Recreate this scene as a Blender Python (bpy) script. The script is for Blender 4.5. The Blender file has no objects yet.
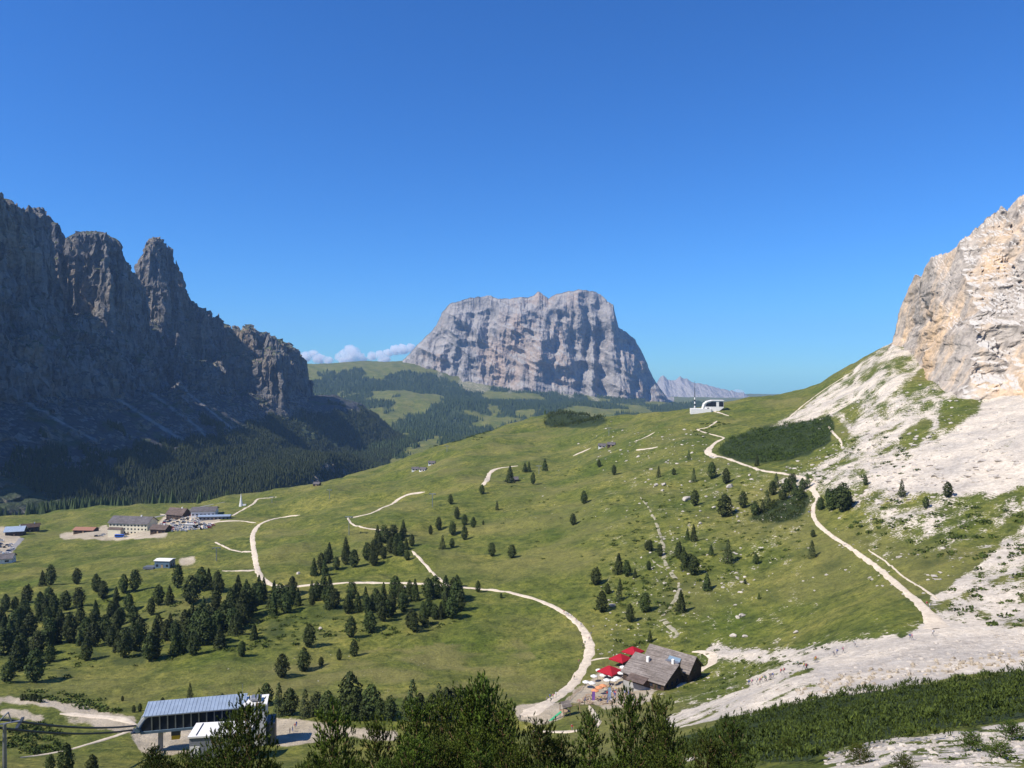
import bpy, bmesh, math, random
import numpy as np
from mathutils import Vector, Matrix

# ------------------------------------------------------------------ basics
F = 775.0            # focal length in pixels
CX, HY = 512.0, 372.0  # principal column, horizon row
R = math.radians
scene = bpy.context.scene
COL = scene.collection
rng = np.random.default_rng(7)
random.seed(7)

def link(o):
    COL.objects.link(o); return o

def tag(o, label=None, cat=None, group=None, kind=None):
    if label: o['label'] = label
    if cat: o['category'] = cat
    if group: o['group'] = group
    if kind: o['kind'] = kind
    return o

# ------------------------------------------------------------------ noise
_perm = rng.permutation(1024)
def _h(ix, iy, iz):
    return _perm[(ix + _perm[(iy + _perm[iz & 1023]) & 1023]) & 1023]
_g3 = rng.normal(size=(1024, 3)); _g3 /= np.linalg.norm(_g3, axis=1)[:, None]
def perlin(x, y, z=None):
    x = np.asarray(x, float); y = np.asarray(y, float)
    z = np.zeros_like(x) if z is None else np.asarray(z, float)
    x, y, z = np.broadcast_arrays(x, y, z)
    ix, iy, iz = np.floor(x).astype(int), np.floor(y).astype(int), np.floor(z).astype(int)
    fx, fy, fz = x - ix, y - iy, z - iz
    u, v, w = [t * t * t * (t * (t * 6 - 15) + 10) for t in (fx, fy, fz)]
    out = 0
    for dx in (0, 1):
        for dy in (0, 1):
            for dz in (0, 1):
                g = _g3[_h(ix + dx, iy + dy, iz + dz)]
                d = g[..., 0] * (fx - dx) + g[..., 1] * (fy - dy) + g[..., 2] * (fz - dz)
                out = out + d * (u if dx else 1 - u) * (v if dy else 1 - v) * (w if dz else 1 - w)
    return out * 1.6
def fbm(x, y, z=None, octv=4, gain=.5):
    s, a, n = 0, 1., 0.
    for k in range(octv):
        f = 2.03 ** k
        s = s + a * perlin(np.asarray(x) * f + 13.7 * k, np.asarray(y) * f + 5.1 * k, None if z is None else np.asarray(z) * f)
        n += a; a *= gain
    return s / n * 1.4
def ridged(x, y, z=None, octv=4, gain=.5):
    s, a, n = 0, 1., 0.
    for k in range(octv):
        f = 2.07 ** k
        s = s + a * (1 - 2 * np.abs(perlin(np.asarray(x) * f + 3.7 * k, np.asarray(y) * f + 9.1 * k, None if z is None else np.asarray(z) * f)))
        n += a; a *= gain
    return s / n
def sstep(a, b, x):
    t = np.clip((np.asarray(x, float) - a) / (b - a), 0, 1); return t * t * (3 - 2 * t)

def pchip(xk, yk, xq):
    """monotone cubic through knots; yk (n, ...) along axis 0"""
    xk = np.asarray(xk, float); yk = np.asarray(yk, float)
    h = np.diff(xk); sh = (-1,) + (1,) * (yk.ndim - 1)
    dl = np.diff(yk, axis=0) / h.reshape(sh)
    d = np.zeros_like(yk)
    w1 = (2 * h[1:] + h[:-1]).reshape(sh); w2 = (h[1:] + 2 * h[:-1]).reshape(sh)
    with np.errstate(divide='ignore', invalid='ignore'):
        m = (w1 + w2) / (w1 / dl[:-1] + w2 / dl[1:])
    d[1:-1] = np.where(dl[:-1] * dl[1:] > 0, m, 0)
    d[0], d[-1] = dl[0], dl[-1]
    i = np.clip(np.searchsorted(xk, xq) - 1, 0, len(xk) - 2)
    t = ((np.clip(xq, xk[0], xk[-1]) - xk[i]) / h[i]).reshape(sh)
    hh = h[i].reshape(sh)
    return ((1 + 2 * t) * (1 - t) ** 2 * yk[i] + t * (1 - t) ** 2 * hh * d[i]
            + t * t * (3 - 2 * t) * yk[i + 1] + t * t * (t - 1) * hh * d[i + 1])

# ------------------------------------------------------------------ terrain heights
# the land seen from the viewpoint, surveyed as directions at a ladder of distances
COLS = [-260, 0, 100, 200, 300, 400, 500, 560, 600, 700, 800, 850, 900, 1024, 1280]
LEV = {
 10:   [920]*15,
 30:   [812]*11 + [808, 806, 800, 780],
 60:   [792]*9 + [788, 778, 768, 758, 749, 715],
 90:   [786, 786, 786, 786, 785, 784, 782, 781, 780, 768, 747, 736, 727, 712, 670],
 130:  [780, 780, 779, 778, 777, 776, 774, 770, 766, 744, 718, 709, 700, 683, 620],
 170:  [772, 771, 771, 770, 769, 767, 763, 757, 750, 721, 691, 679, 669, 654, 580],
 200:  [764, 762, 762, 762, 761, 758, 748, 740, 733, 710, 670, 656, 645, 629, 540],
 225:  [745, 742, 744, 746, 742, 738, 728, 722, 716, 700, 656, 640, 626, 604, 505],
 250:  [716, 712, 714, 718, 716, 712, 706, 704, 700, 686, 646, 622, 605, 580, 480],
 280:  [692, 688, 688, 686, 684, 682, 682, 682, 680, 664, 630, 604, 582, 552, 450],
 315:  [672, 668, 664, 658, 656, 655, 654, 650, 645, 628, 600, 578, 556, 524, 420],
 360:  [648, 642, 636, 628, 621, 617, 616, 612, 606, 588, 560, 540, 518, 482, 390],
 430:  [612, 606, 600, 590, 586, 582, 576, 570, 560, 537, 514, 494, 474, 436, 350],
 520:  [586, 582, 576, 564, 556, 550, 543, 534, 520, 495, 475, 456, 436, 400, 320],
 630:  [568, 563, 556, 543, 530, 520, 510, 500, 488, 465, 446, 425, 400, 376, 290],
 760:  [552, 546, 540, 526, 511, 497, 484, 474, 462, 440, 422, 398, 368, 350, 262],
 900:  [538, 530, 524, 512, 497, 481, 466, 455, 444, 419, 403, 377, 345, 325, 240],
 1050: [528, 517, 507, 502, 488, 467, 448, 438, 429, 407, 390, 366, 340, 320, 240],
 1200: [535, 520, 512, 508, 494, 458, 436, 428, 422, 414, 402, 380, 360, 340, 260],
 1400: [512, 503, 503, 510, 512, 476, 427, 412, 418, 430, 430, 420, 400, 380, 300],
 1700: [500, 493, 493, 496, 508, 500, 470, 440, 445, 450, 450, 440, 430, 410, 330],
 2200: [478, 478, 478, 478, 480, 484, 484, 480, 476, 470, 460, 450, 440, 420, 380],
 3000: [455, 455, 455, 455, 453, 452, 452, 450, 448, 442, 440, 436, 430, 420, 400],
 4000: [438, 438, 438, 438, 436, 432, 432, 430, 428, 425, 420, 418, 415, 410, 400],
 5000: [415, 415, 415, 415, 410, 404, 410, 410, 410, 414, 412, 410, 410, 410, 400],
 6000: [380, 380, 380, 380, 382, 382, 396, 400, 402, 406, 408, 408, 408, 405, 400],
 7000: [362, 362, 362, 362, 364, 361, 380, 390, 396, 404, 404, 404, 404, 404, 400],
 8500: [366, 366, 366, 366, 368, 368, 380, 390, 396, 402, 402, 402, 402, 402, 400],
 11000:[378, 378, 378, 378, 378, 378, 384, 390, 396, 398, 400, 400, 400, 400, 398],
 15500:[380, 380, 380, 380, 380, 380, 384, 390, 392, 394, 394, 394, 394, 394, 394],
}
PX0, PX1, DPX = -260.0, 1280.0, 1.6
NPX = int((PX1 - PX0) / DPX) + 1
GP = PX0 + DPX * np.arange(NPX)
LY0, LY1 = math.log(8.0), math.log(15500.0)
NY = 900
GL = np.linspace(LY0, LY1, NY)
GY = np.exp(GL)
_lk = sorted(LEV)
_zk = np.array([[(HY - v) / F * Y for v in LEV[Y]] for Y in _lk])
# interpolate the image row against log distance, then across the columns
_pk = np.array([LEV[Y] for Y in _lk], float)
_a = pchip(np.log(_lk), _pk, GL)
_py = pchip(COLS, _a.T, GP).T                    # (NY, NPX)
ZG = (HY - _py) / F * GY[:, None]
near = sstep(14, 8, GY)[:, None]
ZG = ZG * (1 - near) + (-2.0 - .5 * GY[:, None]) * near
XG = (GP[None, :] - CX) / F * GY[:, None]
YG = np.repeat(GY[:, None], NPX, 1)
# smooth the crease lines a little then add the lie of the land
def blur(a, n):
    for _ in range(n):
        a = a.copy(); a[1:-1] = (a[:-2] + 2 * a[1:-1] + a[2:]) / 4
        b = a.copy(); b[:, 1:-1] = (a[:, :-2] + 2 * a[:, 1:-1] + a[:, 2:]) / 4; a = b
    return a
ZG = blur(ZG, 6)
dist = YG
ZG += fbm(XG / 26, YG / 26, octv=3) * 1.6 * sstep(60, 260, dist)
ZG += fbm(XG / 7, YG / 7, octv=2) * .16 * sstep(900, 300, dist)
ZG += fbm(XG / 75 + 9, YG / 75, octv=3) * 5.5 * sstep(300, 560, dist) * sstep(6000, 3000, dist)
ZG += fbm(XG / 130 + 3, YG / 150, octv=2) * 12 * sstep(520, 850, dist) * sstep(1500, 1250, dist) * sstep(60, 250, GP)[None, :] * sstep(800, 640, GP)[None, :]
ZG += fbm(XG / 260, YG / 260 + 4, octv=4) * 16 * sstep(1500, 3000, dist)
ZG += fbm(XG / 900, YG / 900 + 4, octv=3) * 55 * sstep(3200, 4600, dist) * sstep(7000, 6000, dist)
slope_r = sstep(780, 980, GP)[None, :] * sstep(190, 240, dist) * sstep(1500, 900, dist)
ZG += ridged((XG * .55 - YG * .83) / 22, (XG * .83 + YG * .55) / 90, octv=3) * 1.5 * slope_r
# terrace steps on the middle alp, wooded bank on the left
ZG += .55 * fbm(XG / 24, YG / 6.5, octv=3) * sstep(200, 300, dist) * sstep(1200, 800, dist)
ZG += 2.8 * fbm(XG / 46 + 31, YG / 18, octv=3) * sstep(340, 400, dist) * sstep(720, 480, dist) * sstep(620, 400, GP)[None, :]

def grid_lookup(A, px, ly):
    fx = np.clip((px - PX0) / DPX, 0, NPX - 1.001); fy = np.clip((ly - LY0) / (LY1 - LY0) * (NY - 1), 0, NY - 1.001)
    ix, iy = fx.astype(int), fy.astype(int); u, v = fx - ix, fy - iy
    return (A[iy, ix] * (1 - u) * (1 - v) + A[iy, ix + 1] * u * (1 - v) + A[iy + 1, ix] * (1 - u) * v + A[iy + 1, ix + 1] * u * v)
def zat(X, Y):
    X = np.asarray(X, float); Y = np.maximum(np.asarray(Y, float), 8.0)
    return grid_lookup(ZG, X / Y * F + CX, np.log(Y))
_PYV = HY - ZG / GY[:, None] * F
def ground(px, py, ymin=45., ymax=7000.):
    """first point of the land met when looking along a direction"""
    ly = np.linspace(math.log(ymin), math.log(ymax), 1600)
    row = grid_lookup(_PYV, np.full_like(ly, px), ly)
    k = np.argmax(row <= py)
    if row[k] > py: k = int(np.argmin(row))
    if k > 0 and row[k - 1] > py >= row[k]:
        t = (row[k - 1] - py) / (row[k - 1] - row[k]); l = ly[k - 1] + t * (ly[k] - ly[k - 1])
    else: l = ly[k]
    Y = math.exp(l); X = (px - CX) / F * Y
    return Vector((X, Y, float(zat(X, Y))))

def inpoly(px, py, poly):
    poly = np.asarray(poly, float); x, y = px, py; ins = np.zeros(np.shape(x), bool)
    n = len(poly)
    for i in range(n):
        x1, y1 = poly[i]; x2, y2 = poly[(i + 1) % n]
        if y1 == y2: continue
        c = ((y1 > y) != (y2 > y)) & (x < (x2 - x1) * (y - y1) / (y2 - y1) + x1)
        ins ^= c
    return ins

# ------------------------------------------------------------------ node helpers
def newmat(name):
    m = bpy.data.materials.new(name); m.use_nodes = True
    nt = m.node_tree; b = nt.nodes['Principled BSDF']
    b.inputs['Roughness'].default_value = .9; b.inputs['Specular IOR Level'].default_value = .2
    return m, nt, b
def N(nt, t, **kw):
    n = nt.nodes.new(t)
    for k, v in kw.items(): setattr(n, k, v)
    return n
def noise(nt, scale, detail=4, rough=.55, vec=None, stretch=None):
    if vec is None:
        g = N(nt, 'ShaderNodeNewGeometry'); vec = g.outputs['Position']
    if stretch:
        mp = N(nt, 'ShaderNodeMapping'); mp.inputs['Scale'].default_value = stretch
        nt.links.new(vec, mp.inputs['Vector']); vec = mp.outputs['Vector']
    n = N(nt, 'ShaderNodeTexNoise'); n.inputs['Scale'].default_value = scale
    n.inputs['Detail'].default_value = detail; n.inputs['Roughness'].default_value = rough
    nt.links.new(vec, n.inputs['Vector']); return n.outputs['Fac']
def ramp(nt, fac, stops):
    r = N(nt, 'ShaderNodeValToRGB'); e = r.color_ramp.elements
    e[0].position, e[0].color = stops[0][0], tuple(stops[0][1]) + (1,)
    e[1].position, e[1].color = stops[-1][0], tuple(stops[-1][1]) + (1,)
    for p, c in stops[1:-1]:
        x = e.new(p); x.color = tuple(c) + (1,)
    nt.links.new(fac, r.inputs['Fac']); return r.outputs['Color']
def mixc(nt, fac, a, b, mode='MIX'):
    m = N(nt, 'ShaderNodeMix', data_type='RGBA', blend_type=mode)
    for s, v in ((m.inputs[0], fac), (m.inputs[6], a), (m.inputs[7], b)):
        if isinstance(v, (int, float)): s.default_value = v
        elif isinstance(v, tuple): s.default_value = v + (1,) if len(v) == 3 else v
        else: nt.links.new(v, s)
    return m.outputs[2]
def mth(nt, op, a, b=0., clamp=False):
    m = N(nt, 'ShaderNodeMath', operation=op); m.use_clamp = clamp
    for s, v in ((m.inputs[0], a), (m.inputs[1], b)):
        if isinstance(v, (int, float)): s.default_value = v
        else: nt.links.new(v, s)
    return m.outputs[0]
def mrange(nt, v, a, b, c=0., d=1.):
    m = N(nt, 'ShaderNodeMapRange'); m.inputs[1].default_value = a; m.inputs[2].default_value = b
    m.inputs[3].default_value = c; m.inputs[4].default_value = d; m.clamp = True
    nt.links.new(v, m.inputs[0]); return m.outputs[0]
def bump(nt, b, h, strength=.5, distance=.3):
    n = N(nt, 'ShaderNodeBump'); n.inputs['Strength'].default_value = strength; n.inputs['Distance'].default_value = distance
    nt.links.new(h, n.inputs['Height']); nt.links.new(n.outputs['Normal'], b.inputs['Normal'])
def attr(nt, name):
    a = N(nt, 'ShaderNodeAttribute', attribute_name=name); return a

MATS = {}
def flat(name, col, rough=.7, metal=0., var=.15, scale=2.):
    if name in MATS: return MATS[name]
    m, nt, b = newmat(name)
    g = N(nt, 'ShaderNodeTexCoord')
    f = noise(nt, scale, 3, vec=g.outputs['Object'])
    a = tuple(c * (1 - var) for c in col); d = tuple(min(1, c * (1 + var)) for c in col)
    nt.links.new(ramp(nt, f, [(.3, a), (.7, d)]), b.inputs['Base Color'])
    b.inputs['Roughness'].default_value = rough; b.inputs['Metallic'].default_value = metal
    MATS[name] = m; return m

# ------------------------------------------------------------------ mesh from grid
def mesh_np(name, V, Fq, mat, attrs=None, smooth=True):
    me = bpy.data.meshes.new(name)
    V = np.asarray(V, np.float32); Fq = np.asarray(Fq, np.int32); k = Fq.shape[1]
    me.vertices.add(len(V)); me.vertices.foreach_set('co', V.ravel())
    me.loops.add(Fq.size); me.loops.foreach_set('vertex_index', Fq.ravel())
    me.polygons.add(len(Fq)); me.polygons.foreach_set('loop_start', np.arange(0, Fq.size, k, dtype=np.int32))
    try: me.polygons.foreach_set('loop_total', np.full(len(Fq), k, np.int32))
    except Exception: pass
    me.polygons.foreach_set('use_smooth', np.full(len(Fq), bool(smooth)))
    for an, av in (attrs or {}).items():
        a = me.attributes.new(an, 'FLOAT_COLOR', 'POINT')
        av = np.asarray(av, np.float32)
        if av.shape[1] == 3: av = np.concatenate([av, np.ones((len(av), 1), np.float32)], 1)
        a.data.foreach_set('color', av.ravel())
    me.update(); me.validate()
    if mat: me.materials.append(mat)
    return me
def gridfaces(nr, nc):
    i = np.arange(nr * nc).reshape(nr, nc)
    return np.stack([i[:-1, :-1], i[:-1, 1:], i[1:, 1:], i[1:, :-1]], -1).reshape(-1, 4)
def obj_np(name, V, Fq, mat, attrs=None, smooth=True, **t):
    o = bpy.data.objects.new(name, mesh_np(name, V, Fq, mat, attrs, smooth)); link(o)
    return tag(o, **t)

# ------------------------------------------------------------------ land cover
wx = fbm(XG / 14, YG / 14, octv=3); wy = fbm(XG / 14 + 50, YG / 14 + 20, octv=3)
PYG = HY - ZG / GY[:, None] * F
PXG = np.repeat(GP[None, :], NY, 0)
amp = np.clip(2200 / YG, 1.2, 9)
QX, QY = PXG + wx * amp, PYG + wy * amp * .6
def region(poly, y0=0, y1=1e9):
    return (inpoly(QX, QY, poly) & (YG > y0) & (YG < y1)).astype(float)
scree = np.zeros_like(ZG); mixr = np.zeros_like(ZG); dirt = np.zeros_like(ZG)
S_FAN = [(1400,330),(1024,390),(1000,398),(985,408),(960,426),(940,440),(915,457),(897,466),(880,472),(868,484),(905,492),(960,494),(1000,488),(1024,484),(1400,440)]
S_MIX = [(895,338),(862,362),(835,383),(802,408),(766,428),(800,424),(838,418),(850,432),(840,452),(812,470),(775,482),(800,490),(850,492),(905,500),(1024,500),(1400,480),(1400,200),(1024,200)]
S_TRK = [(668,730),(664,719),(700,704),(745,688),(790,672),(815,662),(770,661),(735,663),(715,655),(700,647),(760,650),(800,650),(850,641),(905,636),(925,622),(945,622),(1024,628),(1400,600),(1400,690),(1024,672),(960,675),(900,686),(860,694),(800,702),(740,716),(700,723)]
S_TR2 = [(742,692),(748,679),(775,670),(800,662),(818,660),(800,676),(770,688)]
S_BOT = [(806,790),(832,752),(870,744),(905,735),(960,729),(1024,722),(1400,700),(1400,900),(806,900)]
S_LOW = [(930,600),(965,572),(1000,548),(1024,530),(1400,420),(1400,600),(1024,622),(960,628),(935,618)]
for p_ in (S_FAN, S_TRK, S_TR2): scree = np.maximum(scree, region(p_, 100))
scree = np.maximum(scree, region(S_BOT, 0, 110))
mixr = np.maximum(mixr, region(S_MIX, 200, 1500)); mixr = np.maximum(mixr, .9 * region(S_LOW, 150))
S_MID = [(700,470),(760,470),(840,480),(1024,500),(1400,480),(1400,560),(1024,560),(960,560),(880,560),(830,520),(780,505),(700,500)]
mixr = np.maximum(mixr, .45 * region(S_MID, 150, 900))
mixr = np.maximum(mixr, .75 * region([(868,486),(905,490),(1024,482),(1400,450),(1400,560),(1024,528),(950,540),(880,520),(845,500)], 150, 900))
mixr = np.maximum(mixr, .30 * region([(600,480),(720,455),(810,500),(820,620),(640,650),(590,560)], 150, 900))
mixr = np.maximum(mixr, .35 * region([(650,650),(760,640),(1024,600),(1024,640),(740,720),(660,720)], 150, 400))
GREENS = [[(905,386),(920,372),(942,360),(936,376),(922,390),(906,398)],[(938,402),(950,398),(985,396),(980,408),(960,420),(942,428)],
          [(903,432),(918,424),(934,420),(930,434),(915,448),(902,450)],[(740,382),(800,386),(850,362),(862,358),(800,402),(760,425),(720,430)],[(842,410),(852,402),(862,412),(850,425)]]
for g_ in GREENS:
    r_ = region(g_, 150, 1500); mixr = np.where(r_ > 0, mixr * .25, mixr); scree = np.where(r_ > 0, 0, scree)
# stripes of debris running down the fall line
st = fbm((XG * .42 - YG * .9) / 7, (XG * .9 + YG * .42) / 55, octv=4)
stripe = sstep(-.36, .08, st + .8 * fbm(XG / 6, YG / 6, octv=4) + .35 * fbm(XG / 60, YG / 60, octv=2))
sp_ = sstep(-.02, .3, fbm(XG / 4.2, YG / 4.2, octv=4) + .35 * st)
scree = np.maximum(scree, mixr * np.where(mixr > .6, stripe * .9, np.maximum(sp_, 0) * 1.5))
scree = np.where(region(S_FAN, 100) > 0, np.maximum(.0, 1 - .5 * sstep(.25, .5, st)), scree)
trk_green = sstep(.22, .34, fbm((XG * .8 + YG * .5) / 16, (XG * .5 - YG * .8) / 4, octv=3)) * region(S_TRK, 100) * (PXG < 850)
scree *= 1 - trk_green
bot = region(S_BOT, 0, 110); scree = np.where(bot > 0, 1 - sstep(.05, .25, fbm(XG / 6, YG / 3.2, octv=4)), scree)
scree = np.maximum(scree, region([(676,748),(690,738),(702,742),(696,756),(684,758)], 0, 110))
# tan gravel
for p_ in ([(-260,690),(0,697),(50,699),(100,712),(140,721),(134,731),(100,722),(60,708),(0,704),(-260,704)], [(0,710),(60,714),(110,724),(132,728),(128,731),(100,728),(60,719),(0,716)],
           [(268,717),(300,717),(322,722),(395,733),(396,741),(350,737),(320,741),(285,748),(268,742)],
           [(128,735),(205,728),(212,752),(150,757)],
           [(558,706),(575,694),(590,682),(597,671),(625,667),(658,690),(652,702),(600,708)],
           [(513,722),(520,708),(545,700),(560,706),(566,716),(545,724)],
           [(0,526),(14,528),(22,540),(8,558),(-30,570),(-30,526)],[(60,534),(100,528),(105,524),(112,530),(165,532),(168,537),(120,540),(60,538)],
           [(150,530),(165,516),(180,510),(205,512),(222,520),(205,528),(180,531)],
           [(178,559),(195,557),(197,563),(180,566)]):
    dirt = np.maximum(dirt, region(p_, 100))
# trampled/dry yellow ground
dry = sstep(-.1, .5, fbm(XG / 60, YG / 60, octv=3)) * .55
dry = np.maximum(dry, .9 * region([(200,688),(280,668),(380,648),(520,640),(560,680),(500,700),(300,700),(200,700)], 200, 400) * sstep(-.35, .3, fbm(XG / 22, YG / 14, octv=3)))
dry = np.clip(dry, 0, 1)
# dark low growth
dark = np.zeros_like(ZG)
P_MUGO_HI = [(716,452),(724,443),(748,431),(792,424),(828,417),(834,428),(828,444),(806,455),(780,462),(745,463)]
P_MUGO_LO = [(676,738),(720,724),(760,714),(800,704),(850,693),(900,687),(950,684),(1000,676),(1024,669),(1200,640),(1280,700),(1024,718),(960,727),(900,734),(866,744),(830,752),(810,760),(740,760),(690,748)]
P_KNOLL = [(543,425),(550,414),(565,409),(585,410),(603,418),(608,424),(580,428)]
for p_, a_, b_ in ((P_MUGO_HI, 300, 900), (P_MUGO_LO, 60, 170), (P_KNOLL, 900, 1500)): dark = np.maximum(dark, region(p_, a_, b_))
dark = np.maximum(dark, .75 * region([(770,505),(800,488),(812,500),(800,520),(775,522),(745,520)], 200, 700))
dark = np.maximum(dark, .5 * region([(0,640),(0,620),(200,610),(420,590),(480,605),(400,630),(250,640),(140,668),(60,680),(0,680)], 280, 460) * sstep(-.3, .2, fbm(XG / 16, YG / 12, octv=3)))
dark = np.maximum(dark, (.30 + .16 * sstep(540, 640, PXG)) * sstep(.02, .4, fbm(XG / 30 + 7, YG / 14, octv=4)) * (YG < 1500) * sstep(140, 260, YG))
dark = np.maximum(dark, .42 * sstep(-.1, .35, fbm(XG / 9 + 17, YG / 8, octv=3)) * region([(560,440),(700,440),(840,500),(830,600),(700,640),(600,600),(520,520)], 200, 900))
scree *= 1 - np.where(region(P_MUGO_HI, 300, 900) > 0, 1., 0)
scree, dirt = blur(scree, 3), blur(dirt, 3); dark = blur(dark, 3)
# distant forest
fn = fbm(XG / 520, YG / 700, octv=4) + .25 * fbm(XG / 150, YG / 220, octv=3)
forest = sstep(-.16, -.04, 1.25 * fn + .14 * sstep(402, 425, PYG) - .5 * sstep(382, 368, PYG)) * sstep(1350, 1600, YG) * sstep(6900, 6000, YG)
forest = np.maximum(forest, (YG > 1500) * (YG < 2600) * .9)
_ft = np.interp(PXG, [392,405,425,442,460,480,500,520,540,560,590,620,650,674], [374,375,378,387,392,394,392,387,390,394,401,404,406,410])
scree = np.maximum(scree, sstep(5.5, 0, (PYG - _ft) + 5 * fbm(XG / 160, YG / 500, octv=4)) * (YG > 5200) * (PXG > 436) * (PXG < 600) * .42 * sstep(-.3, .2, fbm(XG / 200, YG / 400, octv=3)))

COVER = np.stack([scree, dirt, dry], -1).reshape(-1, 3); COVER2 = np.stack([dark, forest, np.clip(sstep(900, 2500, YG), 0, 1)], -1).reshape(-1, 3)

def ground_material():
    m, nt, b = newmat('alpine_ground')
    A, B = attr(nt, 'cover'), attr(nt, 'cover2')
    sa = N(nt, 'ShaderNodeSeparateColor'); nt.links.new(A.outputs['Color'], sa.inputs[0])
    sb = N(nt, 'ShaderNodeSeparateColor'); nt.links.new(B.outputs['Color'], sb.inputs[0])
    big = noise(nt, .018, 5, .6); mid = noise(nt, .12, 5, .62); fine = noise(nt, .9, 5, .7); vf = noise(nt, 4.5, 3, .7)
    g1 = ramp(nt, big, [(.30, (.074, .104, .013)), (.5, (.120, .136, .026)), (.70, (.182, .178, .042))])
    g2 = ramp(nt, mid, [(.30, (.50, .58, .50)), (.52, (1, 1, 1)), (.72, (1.42, 1.28, 1.25))])
    g3 = ramp(nt, fine, [(.25, (.55, .58, .5)), (.5, (1, 1, 1)), (.75, (1.42, 1.35, 1.3))])
    g4 = ramp(nt, vf, [(.3, (.72, .72, .7)), (.7, (1.28, 1.25, 1.2))])
    grass = mixc(nt, 1., mixc(nt, 1., mixc(nt, 1., g1, g2, 'MULTIPLY'), g3, 'MULTIPLY'), g4, 'MULTIPLY')
    tus = noise(nt, .33, 6, .75)
    grass = mixc(nt, 1., grass, ramp(nt, tus, [(.38, (.5, .55, .45)), (.5, (1, 1, 1)), (.64, (1.3, 1.22, 1.2))]), 'MULTIPLY')
    grass = mixc(nt, mth(nt, 'MULTIPLY', sa.outputs[2], .75), grass, mixc(nt, 1., (.185, .165, .055), g3, 'MULTIPLY'))
    shrub = mixc(nt, 1., (.032, .048, .014), g3, 'MULTIPLY')
    c = mixc(nt, mrange(nt, mth(nt, 'ADD', sb.outputs[0], mth(nt, 'MULTIPLY', mth(nt, 'SUBTRACT', fine, .5), .9)), .3, .6), grass, shrub)
    c = mixc(nt, sb.outputs[1], c, (.040, .058, .024))
    # limestone debris
    vo = N(nt, 'ShaderNodeTexVoronoi'); vo.inputs['Scale'].default_value = 1.1
    g = N(nt, 'ShaderNodeNewGeometry'); nt.links.new(g.outputs['Position'], vo.inputs['Vector'])
    rk = ramp(nt, noise(nt, .35, 6, .65), [(.25, (.44, .37, .285)), (.5, (.64, .56, .45)), (.75, (.80, .72, .60))])
    rk = mixc(nt, .35, rk, ramp(nt, vo.outputs['Color'], [(.1, (.33, .285, .23)), (.9, (.78, .69, .56))]))
    rk = mixc(nt, 1., rk, ramp(nt, vf, [(.3, (.82, .82, .82)), (.7, (1.12, 1.12, 1.12))]), 'MULTIPLY')
    rk = mixc(nt, 1., rk, ramp(nt, noise(nt, .05, 4, .6), [(.35, (.74, .75, .78)), (.6, (1.05, 1.04, 1.02))]), 'MULTIPLY')
    fs = mrange(nt, mth(nt, 'ADD', sa.outputs[0], mth(nt, 'ADD', mth(nt, 'MULTIPLY', mth(nt, 'SUBTRACT', fine, .5), 1.9), mth(nt, 'MULTIPLY', mth(nt, 'SUBTRACT', mid, .5), 1.1))), .42, .58)
    c = mixc(nt, fs, c, rk)
    rk = rk
    # scattered small stones in the turf of the slope
    dr = ramp(nt, mid, [(.3, (.33, .28, .20)), (.7, (.50, .43, .33))])
    fd = mrange(nt, mth(nt, 'ADD', sa.outputs[1], mth(nt, 'MULTIPLY', mth(nt, 'SUBTRACT', fine, .5), .8)), .35, .6)
    c = mixc(nt, fd, c, mixc(nt, 1., dr, g4, 'MULTIPLY'))
    nt.links.new(c, b.inputs['Base Color'])
    hgt = mth(nt, 'ADD', mth(nt, 'MULTIPLY', mid, 1.6), mth(nt, 'ADD', mth(nt, 'MULTIPLY', fine, .6), mth(nt, 'MULTIPLY', vf, .12)))
    bump(nt, b, hgt, .9, .9)
    return m
M_GROUND = ground_material()
V = np.stack([XG, YG, ZG], -1).reshape(-1, 3)
obj_np('ground', V, gridfaces(NY, NPX)[:, ::-1], M_GROUND, {'cover': COVER, 'cover2': COVER2}, kind='structure')

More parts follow.
